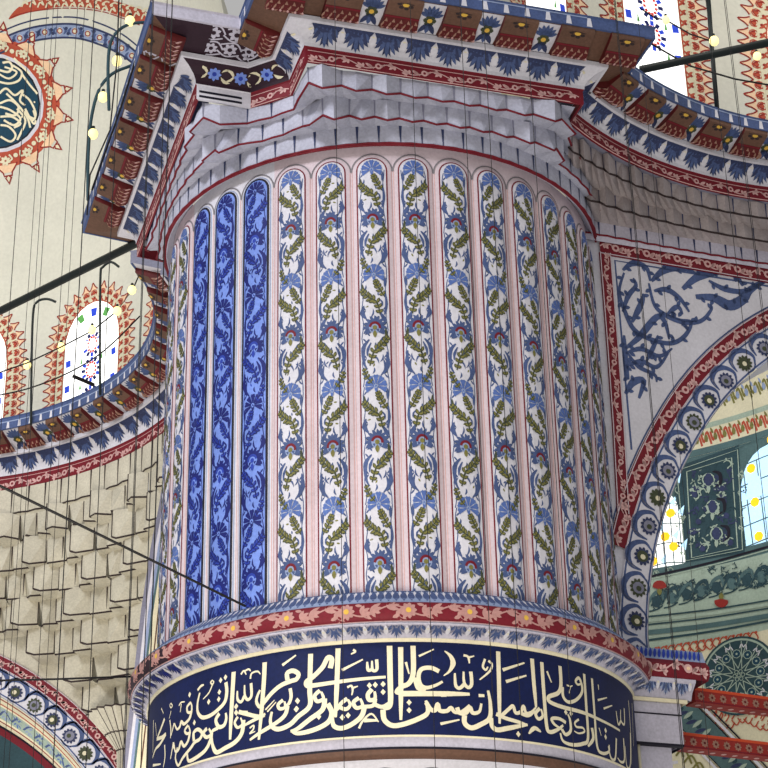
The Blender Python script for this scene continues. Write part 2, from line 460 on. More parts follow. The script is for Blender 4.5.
# inscription panel: gilt fillet, navy field, gilt lettering
mb = MB()
lathe(mb, [(2.765, 7.634), (2.765, 7.597), (2.75, 7.597)], gold)
lathe(mb, [(2.75, 6.642), (2.762, 6.642), (2.762, 6.622), (2.75, 6.622)], gold)
lathe(mb, [(2.75, 7.6), (2.75, 6.64)], navy)
a_end = 1.385
mb.tube([cylS(2.757)(a_end, z) for z in (6.62, 7.62)], .022, gold)
panel = mb.build('inscription_panel', pier)
INS = [
 (148, 668, [(30, '660,30 650,200 640,380 632,550'), (24, '600,110 607,180 592,260 540,320 480,365 420,380 385,340 383,270 400,190'), (16, '383,172 408,140 432,130'),
  (10, '497,95 483,112 497,125 507,107 495,93'), (10, '500,120 470,190 425,240'), (17, '330,265 303,300 308,340 335,335 338,290 328,262'),
  (20, '337,330 320,390 280,430 258,412 247,450 225,470 205,425'), (14, '203,425 180,520'), (12, '170,400 178,470 175,540'), (10, '240,290 257,265 285,260'), (10, '258,275 250,340'),
  (8, '178,270 190,290 178,305 170,285 180,270'), (8, '180,330 165,390'), (22, '130,390 100,470 70,545'), (22, '70,545 110,532 138,510 95,585 60,625 38,690'), (9, '105,310 122,350'),
  (10, '45,400 40,650'), (8, '60,420 68,520'), (17, '310,440 285,480 300,505 325,490 313,442'), (20, '325,490 310,560 280,600 255,568 238,625 212,640 200,570'), (14, '198,570 175,700'),
  (22, '355,560 353,500 385,472 417,500 400,545 360,572 330,615 270,690 235,748 213,690 228,610'), (22, '455,465 428,500 450,532 487,510 470,465'), (25, '490,500 480,560 430,645 360,718 320,715 303,650'),
  (24, '550,350 523,400 545,452 585,440 603,390 598,345'), (20, '540,462 500,482 488,510'), (17, '692,375 668,420 690,458 727,430 712,382'), (27, '735,400 722,500 670,570 590,618 530,648 503,610 493,560 492,505'),
  (22, '765,345 700,335'), (13, '130,590 133,680 120,765'), (16, '40,748 100,738')], '560,95 597,72 550,185 545,240 468,260 358,420 322,205 680,295 680,345 200,600'),
 (220, 650, [(26, '520,230 517,180 560,160 603,185 588,225 545,240 470,272 400,330 350,390 310,437 282,400 290,350 310,308'), (28, '345,95 338,250 322,450 300,690'),
  (18, '240,255 243,350 215,382 193,350 190,270'), (18, '190,352 165,398 137,380 135,315'), (11, '163,188 185,160 203,190'), (11, '190,165 220,148 238,162'), (11, '235,222 245,180 290,165 312,187'),
  (16, '480,118 585,40'), (20, '540,295 547,360 530,412 500,432'), (20, '485,385 448,420 460,452 500,440 497,395'), (24, '520,430 500,500 430,562 300,642 230,692'),
  (28, '697,30 690,300 690,430 600,512 540,572 460,607 408,595 388,545 400,475'), (24, '145,475 200,490 300,512 350,490'), (20, '345,500 250,545 180,585'),
  (10, '230,600 260,580 257,610 230,642 272,625'), (10, '350,460 420,385'), (10, '365,475 432,400')], '595,390 585,455 125,435 125,480'),
 (290, 640, [(28, '370,65 362,300 350,595'), (28, '310,218 322,150 290,138 250,210 180,282 128,320 133,352 180,350 350,325 550,300 735,285'), (22, '230,388 190,430 210,472 257,450 240,398'),
  (28, '267,450 250,535 150,612 60,682 5,702'), (28, '290,490 322,560 290,635 180,692 60,718 10,695'), (22, '440,450 400,482 380,512 430,532 462,500 445,458'), (20, '380,515 330,552 300,512'),
  (22, '530,445 488,480 510,522 557,505 540,450'), (27, '573,510 550,585 480,645 400,678 340,662 325,605 330,560'), (24, '630,378 598,420 610,462 652,450 650,395'), (22, '655,450 640,502 580,512 558,500'),
  (22, '640,490 690,512 720,510 762,480'), (18, '665,150 667,225 635,232 630,160'), (18, '630,225 600,232 593,168'), (16, '400,232 560,150'), (12, '485,75 502,90 468,110'), (12, '440,365 470,352 482,380 475,425'),
  (12, '480,370 522,355'), (12, '530,680 560,622 625,568 680,630'), (22, '570,618 672,618')], '610,350 655,345 715,340 715,400 60,470 52,530 222,590 402,595 447,580'),
 (370, 640, [(30, '150,45 155,300 157,480 130,522 90,512'), (28, '235,55 237,300 237,615'), (28, '330,45 332,250 300,332 240,362 203,402 250,413'), (30, '250,413 500,413 765,417'),
  (24, '530,242 470,215 400,222 373,270 385,340 430,367 500,350 557,320'), (24, '343,290 370,372 430,380'), (14, '275,170 300,262'), (12, '375,125 490,72'),
  ((6, 26, 38, 18, 6), '572,85 618,125 637,180 610,240 565,275'), (28, '100,535 110,612 170,657 260,647 380,602 440,562 440,505 428,465'), (24, '430,480 465,532 500,540 520,492 535,542 590,545 622,522 650,555 700,552 765,500'), (16, '540,645 687,613')],
  '300,480 300,540'),
 (440, 645, [(20, '235,205 242,300 215,327 185,290 180,205'), (20, '187,300 150,332 120,310 113,217'), (14, '180,80 215,92 225,142'), (12, '225,95 262,85'), (14, '345,108 328,165 350,192 367,168'),
  (14, '370,122 397,150 380,202 303,268'), (26, '445,50 452,300 457,605'), (18, '480,192 647,138'), (18, '505,282 662,235'), (26, '705,105 720,300 737,480'), (24, '130,480 150,522 200,520 230,480 250,522 300,512 317,450'),
  (30, '5,378 340,390'), (28, '187,540 190,602 240,637 310,612 380,562 385,450 368,350'), (28, '395,560 400,622 440,652 520,640 600,625 670,612'), (22, '430,530 500,562 600,592 672,618'),
  (20, '470,545 530,490 560,470 580,522 620,512 640,470 660,522 700,515 735,480'), ((10, 26, 18), '690,665 722,640 768,662')], '600,685'),
 (520, 655, [(20, '150,410 118,450 140,492 172,470 160,415'), (22, '0,445 60,465 112,430'), (24, '165,55 182,300 203,545 230,592 290,572 330,540'), (20, '350,520 300,490 243,490 262,532 320,572'),
  (20, '320,572 350,612 387,580 382,500 365,455'), (25, '305,85 312,230 290,292 220,322 230,362 330,402 480,442 620,502 765,582'), (20, '325,245 330,320 370,362 430,345 472,290 472,230 450,177 425,200 440,227 465,222'),
  (14, '205,125 240,212'), (10, '357,232 382,247 375,295'), (10, '382,245 402,235'), (22, '490,145 507,400 520,640 480,682 400,690 330,662 308,600'), (20, '550,180 570,450 590,700 630,755 680,742 682,690'),
  (13, '450,495 420,520 432,552 480,560 492,590 450,602 414,585'), (24, '550,560 560,642 520,702 400,717'), (13, '595,347 665,328'), (13, '640,412 705,388'), (10, '598,228 602,267'), ((8, 30, 26, 8), '65,605 110,562 160,592 190,692')],
  '350,440 390,450 655,580 655,630'),
 (560, 668, [(15, '490,310 492,430 465,402 463,320'), (15, '466,402 445,432 428,330'), (17, '430,540 422,692 390,692 368,600'), (16, '485,540 492,702 465,722 440,690'), (14, '537,500 537,742 510,752 497,600'),
  (10, '523,250 540,500 545,740'), (8, '550,270 562,600'), (8, '575,300 582,760'), (22, '450,478 612,592'), (8, '297,460 315,522'), (16, '450,740 470,768')], ''),
]
mb = MB(); RB = 2.75
lim = 1.36
def ins_uv(x, y):
    p = at_cyl(x, y, 0, DD, RB, False)
    if p is None: return None
    return math.atan2(p.x, DD-p.y)*RB, p.z
SB = lambda u, w, h=0: V(((RB+h)*math.sin(u/RB), DD-(RB+h)*math.cos(u/RB), w))
d = Dr(mb, SB, .004)
CS = cylS(RB)
for ox, oy, sts, dots in INS:
    k_ = 100/768.
    for w, txt in sts:
        pts = []
        for t in txt.split():
            x, y = t.split(','); q = ins_uv(ox+float(x)*k_, oy+float(y)*k_)
            if q and q[1] > 6.66: pts.append(q)
        if len(pts) < 2: continue
        sc = k_/87.
        ww = [a*sc for a in w] if isinstance(w, tuple) else w*sc
        if not isinstance(w, tuple): ww = [ww*1.25, ww*1.2, ww*1.15, ww*.65]
        d.stroke(pts, ww, gold, 1, n=6)
    for t in dots.split():
        x, y = map(float, t.split(',')); q = ins_uv(ox+x*k_, oy+y*k_)
        if q: d.poly([(q[0]-.026, q[1]), (q[0], q[1]-.032), (q[0]+.026, q[1]), (q[0], q[1]+.032)], gold, 1)
o = mb.build('lettering', panel); o['label'] = 'gilt Arabic lettering'
# mouldings below the panel
mb = MB()
lathe(mb, [(2.75, 6.622), (2.74, 6.62), (2.735, 6.53)], marble)
lathe(mb, [(2.735, 6.53), (2.76, 6.52), (2.76, 6.50)], inkb)
lathe(mb, [(2.76, 6.50), (2.77, 6.47), (2.74, 6.43), (2.68, 6.42)], brown)
lathe(mb, [(2.68, 6.42), (2.66, 6.41), (2.62, 6.38), (2.62, 6.0)], white)
d = Dr(mb, cylS(2.62), .003)
for k in range(-8, 9):
    a = A0+k*STEP; c = Dr(mb, lambda u, w, h, a=a: cylS(2.62)(a+u/2.62, w, h), .003)
    c.stroke([(.225*math.cos(t), 6.12+.225*math.sin(t)) for t in [pi*i/14 for i in range(15)]], .02, greyl, 1, sm=False)
    c.stroke([(.15*math.cos(t), 6.1+.15*math.sin(t)) for t in [pi*i/14 for i in range(15)]], .02, maroon, 1, sm=False)
mb.build('base_moulding', pier)
# lip and red line above the flute heads
mb = MB()
lathe(mb, [(2.62, 13.62), (2.66, 13.58), (2.71, 13.515)], lav, n=128)
lathe(mb, [(2.71, 13.515), (2.735, 13.49), (2.74, 13.53), (2.72, 13.55)], maroon, n=128)
mb.build('head_fillet', pier)
# ------------------------------------------------------------------ crown: muqarnas tiers and cornice
PHI = math.radians(17.2)
E1 = V((math.cos(PHI), math.sin(PHI), 0)); E2 = V((-math.sin(PHI), math.cos(PHI), 0))
def ep(a, b, z=0): return PC+E1*a+E2*b+V((0, 0, z))
CROWN = [(1.57, -2.32), (1.57, -3.0), (-1.74, -3.0), (-1.74, -2.32), (-2.14, -1.93), (-2.77, -1.95), (-2.79, 1.85), (-2.2, 1.95), (-1.8, 2.3)]
CR = [ep(*p) for p in CROWN]
def crown_r(a, off=0.):
    """distance from the axis to the crown outline along bearing a"""
    dx, dy = math.sin(a), -math.cos(a); best = 9
    for p, q in zip(CR[:-1], CR[1:]):
        px, py, qx, qy = p.x, p.y-DD, q.x, q.y-DD
        ex, ey = qx-px, qy-py; den = dx*ey-dy*ex
        if abs(den) < 1e-9: continue
        t = (px*ey-py*ex)/den; s_ = (px*dy-py*dx)/den
        if t > 0 and -.001 <= s_ <= 1.001: best = min(best, t)
    return (best if best < 9 else 2.9)-off
def muq_cell(mb, P, N, ua, ub, z0, z1, low, m, mseam, mline, fold=0., drop=0., kind=0, lw=.012, ls=.012):
    um = (ua+ub)/2; n = N(um); Z = lambda p, z: V((p.x, p.y, z))
    a0, b0, a1, b1 = Z(P(ua), z0), Z(P(ub), z0), Z(P(ua), z1), Z(P(ub), z1)
    m0 = Z((P(ua)+P(ub))/2, z0-drop)+n*fold; m1 = Z((P(ua)+P(ub))/2, z1)+n*fold*.15
    if kind == 0:
        mb.poly((a0, m0, m1, a1), m); mb.poly((m0, b0, b1, m1), m)
    elif kind == 3:      # three triangular facets meeting in a sharp foot
        mb.poly((a0, m0, a1), m); mb.poly((a1, m0, b1), m); mb.poly((m0, b0, b1), m)
    elif kind == 4:      # projecting block with a cut corner
        A0, B0, A1, B1 = (q+n*fold*.8 for q in (a0, b0, a1, b1)); c_ = (A1+B1)/2; e_ = A0*.45+A1*.55
        mb.poly((A0, B0, B1, c_, e_), m); mb.poly((e_, c_, a1), m); mb.poly((a0, A0, e_, a1), m); mb.poly((b0, b1, B1, B0), m); mb.poly((c_, B1, b1, a1), m)
        a0, b0 = A0, B0; m0 = (A0+B0)/2
    elif kind == 5:      # saw-tooth prism: one arris pushed forward, folded face
        B0, B1 = b0+n*fold, b1+n*fold; m0 = a0*.5+B0*.5+n*fold*.7-V((0, 0, drop)); q = a1*(.7 if int(ua*997) % 2 else .3)+B1*(.3 if int(ua*997) % 2 else .7)
        mb.poly((B1, B0, m0), m); mb.poly((B1, m0, q), m); mb.poly((q, m0, a1), m); mb.poly((a1, m0, a0), m); mb.poly((b0, B0, B1, b1), m)
        if mline: mb.tube([B0, B1], lw*.8, mline, 4, False); mb.tube([b0, B0], lw, mline, 4, False)
        mb.poly((b0, B0, m0), m); b0 = B0
    elif kind == 6:      # three facets: recessed lower corners, foot pushed forward
        q = .36 if int(ua*997) % 2 else .64
        a0, b0 = a0-n*fold*.55, b0-n*fold*.55; m0 = a0*q+b0*(1-q)+n*fold*1.15-V((0, 0, drop))
        mb.poly((b1, b0, m0), m); mb.poly((b1, m0, a1), m); mb.poly((a1, m0, a0), m)
    elif kind == 1:      # tall kite with folded cheeks
        k_ = Z((P(ua)+P(ub))/2, z0+(z1-z0)*.78)+n*fold*1.1
        mb.poly((a0, m0, k_), m); mb.poly((m0, b0, k_), m); mb.poly((a0, k_, a1), m); mb.poly((b0, b1, k_), m); mb.poly((a1, k_, b1), m)
    else:                # diagonal fold
        c0 = a0+n*fold*1.4; m0 = (c0+b0)/2-V((0, 0, drop*.4))
        mb.poly((c0, b0, a1), m); mb.poly((b0, b1, a1), m); mb.poly((a0, c0, a1), m); a0 = c0
    la, lb = Z(low(ua), z0-ls), Z(low(ub), z0-ls)
    mb.poly((a0, m0, (la+lb)/2, la), m); mb.poly((m0, b0, lb, (la+lb)/2), m)
    mb.tube([a0, m0, b0], lw, mline, 4, False)
    if mseam:
        e = n*.006; w = (P(ub)-P(ua)).normalized()
        mb.poly((Z(P(ua), z1)+e-w*.018, Z(P(ua), z1)+e+w*.018, Z(P(ua), z0)+e+w*.004, Z(P(ua), z0)+e-w*.004), mseam)
TZ = [13.53, 13.775, 14.01, 14.215]
def tier_r(i, a):
    U = crown_r(a, .03); t = (.0, .42, .88, 1.)[i]
    base = 2.735
    return base+max(0, U-base)*t+.015*i
mb = MB()
tn = lambda a: V((math.sin(a), -math.cos(a), 0))
for i in range(3):
    Pf = lambda a, i=i: PC+tn(a)*tier_r(i, a)
    Lf = (lambda a, i=i: PC+tn(a)*tier_r(i-1, a)) if i else (lambda a: PC+tn(a)*2.70)
    st = math.radians((5.2, 5.6, 6.1)[i]); a = -1.72+(i % 2)*st/2; j = 0
    while a < 1.5:
        am = a+st/2; ov = tier_r(i, am)-(tier_r(i-1, am) if i else 2.69)
        f = max(0, min(.14, (ov-.05)*.62)); 
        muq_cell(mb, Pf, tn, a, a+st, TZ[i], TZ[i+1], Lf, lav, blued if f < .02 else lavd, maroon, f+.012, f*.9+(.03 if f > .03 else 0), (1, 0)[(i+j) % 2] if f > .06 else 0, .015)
        a += st; j += 1
# ledge up to the cornice
for a0 in [-1.72+.1*k for k in range(33)]:
    p = [PC+tn(t)*tier_r(2, t)+V((0, 0, 14.215)) for t in (a0, a0+.1)]; q = [PC+tn(t)*2.4+V((0, 0, 14.215)) for t in (a0, a0+.1)]
    mb.poly((p[0], p[1], q[1], q[0]), lav)
o = mb.build('muqarnas_crown', pier)

def path_frames(P, closed=False):
    """mitred frames for an open plan polyline; outward = right-hand side of travel rotated by sign"""
    return P
class Path:
    def __init__(s, P, sg=1, smooth=False):
        s.P = [V((p.x, p.y, 0)) for p in P]; s.sg = sg; s.smooth = smooth
        s.L = [0]
        for a, b in zip(s.P[:-1], s.P[1:]): s.L.append(s.L[-1]+(b-a).length)
        s.n = []
        for a, b in zip(s.P[:-1], s.P[1:]):
            t = (b-a).normalized(); s.n.append(V((t.y, -t.x, 0))*sg)
        s.mit = []
        for i in range(len(s.P)):
            if i == 0: s.mit.append(s.n[0]); continue
            if i == len(s.P)-1: s.mit.append(s.n[-1]); continue
            a, b = s.n[i-1], s.n[i]; q = a+b; s.mit.append(q/(q.dot(a)) if q.length > 1e-6 else a)
    def off(s, i, d): return s.P[i]+s.mit[i]*d
    def at(s, u, d):
        i = 0
        while i < len(s.L)-2 and u > s.L[i+1]: i += 1
        t = (u-s.L[i])/(s.L[i+1]-s.L[i])
        p = s.P[i]+(s.P[i+1]-s.P[i])*t
        if s.smooth:
            n = (s.mit[i]*(1-t)+s.mit[i+1]*t).normalized()
        else: n = s.n[i]
        return p+n*d, n, (s.P[i+1]-s.P[i]).normalized(), i
PROF = {'band': [(0., 14.205), (.03, 14.21), (.03, 14.395), (.045, 14.405)],
        'cyma': [(.045, 14.405), (.05, 14.45), (.08, 14.51), (.15, 14.565), (.24, 14.60)],
        'fillet': [(.24, 14.60), (.27, 14.60), (.275, 14.655), (.25, 14.67)],
        'soffit': [(.25, 14.67), (.45, 14.73), (.67, 14.80)],
        'fascia': [(.67, 14.795), (.70, 14.795), (.70, 14.935), (.72, 14.95), (-.35, 14.96)]}
def prof_S(path, prof, fl=1):
    L = [0]
    for a, b in zip(prof[:-1], prof[1:]): L.append(L[-1]+math.hypot(b[0]-a[0], b[1]-a[1]))
    def S(u, v, h=0):
        i = 0
        while i < len(L)-2 and v > L[i+1]: i += 1
        t = (v-L[i])/(L[i+1]-L[i]); a, b = prof[i], prof[i+1]
        dr, dz = b[0]-a[0], b[1]-a[1]; q = math.hypot(dr, dz)
        p, n, tt, k = path.at(u, a[0]+dr*t+h*dz/q)
        return V((p.x, p.y, a[1]+dz*t-h*dr/q))
    return S, L[-1]
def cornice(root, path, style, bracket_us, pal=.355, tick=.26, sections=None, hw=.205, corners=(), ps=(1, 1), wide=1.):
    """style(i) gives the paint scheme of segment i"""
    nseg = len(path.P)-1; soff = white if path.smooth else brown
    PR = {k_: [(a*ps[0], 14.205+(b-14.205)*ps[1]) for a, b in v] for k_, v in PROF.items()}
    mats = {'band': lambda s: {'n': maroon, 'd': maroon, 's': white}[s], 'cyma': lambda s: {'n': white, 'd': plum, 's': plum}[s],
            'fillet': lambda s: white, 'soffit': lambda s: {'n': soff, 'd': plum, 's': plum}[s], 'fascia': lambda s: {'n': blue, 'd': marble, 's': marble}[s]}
    runs = sections or [(i, i+1) for i in range(nseg)]
    for part, prof in PR.items():
        mb = MB()
        for i in range(nseg):
            m = mats[part](style(i))
            for a, b in zip(prof[:-1], prof[1:]):
                f = lambda k, q: V((*path.off(k, q[0]).xy, q[1]))
                mb.poly((f(i, a), f(i+1, a), f(i+1, b), f(i, b)), m, path.smooth)
        S, H = prof_S(path, prof)
        for (i, j) in runs:
            u0, u1 = path.L[i], path.L[j]; L = u1-u0; st = style(i)
            if L < .12: continue
            d = Dr(mb, S, .003)
            ns = max(2, int(L/.15)); U = [u0+L*k/ns for k in range(ns+1)]
            if part == 'band':
                v0, v1 = .035, .21; vs = ps[1]
                if st == 's':
                    for v in (.07, .135): d.stroke([(u, v) for u in U], .03, inkb, 1, sm=False)
                else:
                    c = d.sub(u0, 0)
                    vine(c, L, .035*vs, .17*vs, .52, rosy, maroon, 1, 0.)
                    d.stroke([(u, .03) for u in U], .008, rosy, 1, sm=False); d.stroke([(u, .178*vs) for u in U], .01, rosy, 1, sm=False)
            if part == 'cyma':
                if st == 'n':
                    n = max(1, int(round(L/pal)))
                    for k in range(n): palmette(d.sub(u0+L*(k+.5)/n, H*.97), L/n*1.0, H*.97, blue, white, blued)
                else:
                    c = d.sub(u0, H*.5); n = max(1, int(L/.3))
                    for k in range(n):
                        x = L*(k+.5)/n
                        rosette(c, x, 0, .085, perw, cobm, 1, 8)
                        for sx in (-1, 1):
                            c.lens(x+sx*.08, -.02, x+sx*.2, .08*sx, .04, cream, 1, .2); c.lens(x+sx*.08, .03, x+sx*.19, -.07*sx, .03, cream, 1, -.2)
            if part == 'fascia':
                if st == 'n':
                    n = max(1, int(round(L/tick)))
                    for k in range(n):
                        u = u0+L*(k+.5)/n
                        d.poly([(u-.02, .16), (u+.02, .16), (u+.035, .04), (u-.035, .04)], white, 1)
                    d.stroke([(u, .163) for u in U], .02, bluel, 1, sm=False)
            if part == 'soffit' and st != 'n':
                c = d.sub(u0, 0)
                for x, y, r_ in ((.12, .1, .09), (.36, .14, .09), (.1, .32, .09), (.33, .36, .1), (.58, .12, .08), (.6, .34, .09)):
                    if x < L+.2:
                        rosette(c, x, y, r_, marble, plum, 1, 7)
                        c.stroke([(x-.14, y), (x-.05, y+.1), (x+.12, y+.06)], .02, marble, 1); c.stroke([(x-.12, y-.06), (x+.03, y-.1), (x+.15, y-.03)], .02, marble, 1)
        mb.build('cornice_'+part if part != 'band' else 'vine_band', root)
    # coffer flowers between the brackets
    S, H = prof_S(path, PR['soffit'])
    us = sorted(bracket_us)
    for a, b in zip(us[:-1], us[1:]):
        if path.at(a, 0)[3] != path.at(b, 0)[3] and not path.smooth: continue
        if b-a > 1.1: continue
        mb = MB(); u = (a+b)/2; d = Dr(mb, S, .004)
        d.poly([(u-.11*wide, .01), (u+.11*wide, .01), (u+.15*wide, H*.97), (u-.15*wide, H*.97)], white, 1)
        c = d.sub(u, H*.45, (1+wide)/2)
        for q in range(7):
            t = math.radians(20+140*q/6); c.lens(.03*math.cos(t), .05, .14*math.cos(t), .05+.15*math.sin(t), .05, blue, 2)
        for q in range(6):
            t = 2*pi*q/6; c.disc(.045*math.cos(t), .0+.045*math.sin(t), .03, olived, 2, 6)
        c.disc(0, 0, .03, yellow, 3, 7)
        for q in (-1, 0, 1): c.lens(0, -.03, q*.09, -.17, .06, blued if q else blue, 2)
        mb.build('flower_panel', root)
    SEC = [(.26, 14.69), (.26, 14.662), (.30, 14.622), (.37, 14.598), (.43, 14.612), (.465, 14.66), (.50, 14.672), (.66, 14.728), (.685, 14.745), (.685, 14.81), (.45, 14.735)]
    SEC = [(a*ps[0], 14.205+(b-14.205)*ps[1]) for a, b in SEC]
    for u in us+list(corners):
        mb = MB()
        if isinstance(u, tuple): k, x = u; n = path.n[k]; t = (path.P[k+1]-path.P[k]).normalized(); p = path.P[k]+t*x
        else: p, n, t, k = path.at(u, 0)
        pt = lambda q, s_: V((p.x+n.x*q[0]+t.x*s_, p.y+n.y*q[0]+t.y*s_, q[1]))
        mcol = [scroll, scroll, scroll, scroll, scroll, scroll, brown, brown, brown, brown, brown]
        for i in range(len(SEC)):
            a, b = SEC[i], SEC[(i+1) % len(SEC)]
            mb.poly((pt(a, -hw), pt(a, hw), pt(b, hw), pt(b, -hw)), mcol[i])
        for s_ in (-hw, hw): mb.poly([pt(q, s_) for q in SEC], scroll)
        def SS(x, y, h):      # x across, y along section from 1 to 6 (scroll) or 6..8 (underside)
            i = max(0, min(int(y), len(SEC)-2)); f = y-i; a, b = SEC[i], SEC[i+1]
            q = (a[0]+(b[0]-a[0])*f, a[1]+(b[1]-a[1])*f); dr, dz = b[0]-a[0], b[1]-a[1]; l_ = math.hypot(dr, dz)
            return pt((q[0]+h*dz/l_, q[1]-h*dr/l_), x)
        d = Dr(mb, SS, .004)
        for k_ in range(-2, 3):
            x = k_*.085
            d.lens(x, 4.9, x+.015*k_, 2.0, .05, muted, 1); d.lens(x-.03, 3.2, x-.045, 2.1, .03, rosy, 1)
            d.lens(x+.03, 4.2, x+.05, 3.0, .025, muted, 1)
        d.stroke([(-hw, 5.6), (0, 5.6), (hw, 5.6)], .5, maroon, 1, sm=False)
        for q in range(7):
            t_ = 2*pi*q/7; d.poly([(.0+.075*math.cos(t_)+.03*math.cos(w_), 6.95+.55*(.075*math.sin(t_)+.03*math.sin(w_))/.08*.6) for w_ in [2*pi*e/6 for e in range(6)]], brownd, 1)
        d.poly([(.04*math.cos(w_), 6.95+.17*math.sin(w_)) for w_ in [2*pi*e/8 for e in range(8)]], yellow, 2)
        mb.build('bracket', root)
    # end caps
    mb = MB()
    full = sum((v for v in PR.values()), [])
    for k in (0, nseg):
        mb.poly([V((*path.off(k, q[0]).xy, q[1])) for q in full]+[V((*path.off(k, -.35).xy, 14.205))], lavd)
    mb.build('cornice_end', root)
crown = thing('crown_cornice', 'notched bracketed cornice crowning the fluted pier, with a dark blue painted corner', 'cornice', (0, DD, 14.2))
CP = Path(CR, -1)
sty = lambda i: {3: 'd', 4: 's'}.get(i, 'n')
bu = []
def seg_us(P, i, n, a, b): 
    return [P.L[i]+(P.L[i+1]-P.L[i])*(a+(b-a)*k/(n-1)) for k in range(n)]
bu += [CP.L[1]+x for x in (.26, .95, 1.64, 2.33, 3.02)]
bu += [CP.L[5]+x for x in (.3, .98, 1.66, 2.34, 3.02, 3.6)]
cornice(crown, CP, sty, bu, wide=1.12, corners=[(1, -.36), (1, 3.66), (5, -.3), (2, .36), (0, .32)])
# ------------------------------------------------------------------ exedra cornices
def arc_path(cx, cy, R, a0, a1, n): return [V((cx+R*math.cos(a0+(a1-a0)*k/n), cy+R*math.sin(a0+(a1-a0)*k/n), 0)) for k in range(n+1)]
RX = (6.27, 16.36, 4.85)
ra0, ra1 = math.radians(145.5), math.radians(72)
rp = Path(arc_path(*RX, ra0, ra1, 36), 1, True)
rc = thing('gallery_cornice', 'curved bracketed cornice sweeping right from the pier below the bright windows', 'cornice', (5, 21, 14.2), 'curved gallery cornices')
cornice(rc, rp, lambda i: 'n', [.42+.62*k for k in range(10)], sections=[(0, 36)], hw=.165, wide=1.25)
LX = (-8.1, 24.9, 5.45)
lp = Path(arc_path(*LX, math.radians(-15), math.radians(108), 60), -1, True)
lc = thing('gallery_cornice', 'curved bracketed cornice above the grey muqarnas at the left', 'cornice', (-6, 30, 14.2), 'curved gallery cornices')
cornice(lc, lp, lambda i: 'n', [.3+.66*k for k in range(19)], pal=.4, sections=[(0, 60)], hw=.125, ps=(1.08, 1.35), wide=1.7)
def struct(o, label=None, cat=None): o['kind'] = 'structure'; (label and tag(o, label, cat)); return o
# ------------------------------------------------------------------ right spandrel wall and arch
SD = math.radians(20); SA = V((math.cos(SD), math.sin(SD), 0)); SN = V((SA.y, -SA.x, 0)); SP = V((2.78, 20.77, 0))
def spS(s, z, h=0): p = SP+SA*s+SN*h; return V((p.x, p.y, z))
def sp_px(x, y): p = at_plane(x, y, SP, SN); return (p-SP).dot(SA), p.z
AC, AZ, RI = 5.13, 8.37, 4.80
def apt(R, t):
    k = .16*max(0, min(1, 1-t/.55))**1.3
    return AC-(R+k)*math.cos(t), AZ+(R+k)*math.sin(t)
def arc_pts(R, s_max=4.7, n=40, z0=6.0, extra=True):
    t1 = math.acos((AC-s_max)/R) if R > AC-s_max else 0
    P = [(AC-R, z0)] if extra else []
    return P+[(AC-R*math.cos(t1*k/n), AZ+R*math.sin(t1*k/n)) for k in range(n+1)]
SMAX = 4.7; STOP = 13.58
mb = MB()
up = arc_pts(5.1)
for a, b in zip(up[:-1], up[1:]):
    if b[0] <= a[0]+1e-6: continue
    mb.poly((spS(*a), spS(*b), spS(b[0], STOP), spS(a[0], STOP)), white)
mb.poly((spS(-.35, 6), spS(up[1][0], 6), spS(up[1][0], STOP), spS(-.35, STOP)), white)
# thickness above
mb.poly((spS(-.35, STOP), spS(SMAX, STOP), spS(SMAX, STOP, -1.), spS(-.35, STOP, -1.)), white)
w = struct(mb.build('wall_right'), 'painted spandrel wall with blue scrolling leaves right of the pier', 'wall')
mb = MB(); d = Dr(mb, spS, .004)
d.stroke([apt(5.39, t) for t in [.1+1.3*k/30 for k in range(31)]], .02, blue, 1, sm=False)
d.stroke([(.17, 10.7), (.165, 12), (.16, 13.28), (1, 13.275), (3.2, 13.26)], .025, blue, 1, sm=False)
sc_ = 200/768.
for w_, txt in ((12, '210,270 250,243 300,260 315,312'), (10, '215,280 196,350 215,420 255,500 330,540 400,550 450,520 472,470 430,460 380,440'),
    (10, '310,320 330,400 370,440 440,470 510,465 550,420 545,400'), (14, '320,312 370,270 440,263 492,282'), (18, '440,342 500,295 580,272 640,290 672,330'),
    (22, '490,372 560,377 620,405 670,382 700,345 765,305'), (12, '540,310 600,342 680,350 765,308'), (13, '220,570 270,530 340,450 372,470 388,535'),
    (10, '220,590 280,572 350,600 400,570'), (10, '220,640 280,620 340,642 385,588'), (9, '230,590 270,640 332,672 340,700'), (14, '220,745 250,700 290,695 272,762'),
    (12, '245,470 280,400 290,360'), (10, '210,430 230,370 260,330 250,300'), (12, '330,350 380,345 430,380 465,430'), (10, '380,440 420,410 440,440'), (11, '215,520 222,640 232,690'), (9, '300,620 330,560 345,520')):
    pts = [sp_px(568+float(t.split(',')[0])*sc_, 200+float(t.split(',')[1])*sc_) for t in txt.split()]
    W = w_*sc_/80.*1.75
    d.stroke(pts, [W*.5, W*1.25, W, W*.4], blue, 1)
    q = spline(pts, 3)
    for i in range(1, len(q)-1, 2):
        dx, dy = q[i+1][0]-q[i-1][0], q[i+1][1]-q[i-1][1]; l_ = math.hypot(dx, dy) or 1
        sg = 1 if (i//2) % 2 else -1
        d.lens(q[i][0], q[i][1], q[i][0]+dx/l_*.05-dy/l_*.075*sg, q[i][1]+dy/l_*.05+dx/l_*.085*sg, .055, blue, 1)
mb.build('leaf_scroll', w)
mb = MB(); d = Dr(mb, lambda u, v, h: spS(v, u, h+.03), .004)
arch = thing('painted_arch', 'pointed arch with maroon vine border and white rosette band right of the pier', 'arch', tuple(spS(.2, 8)))
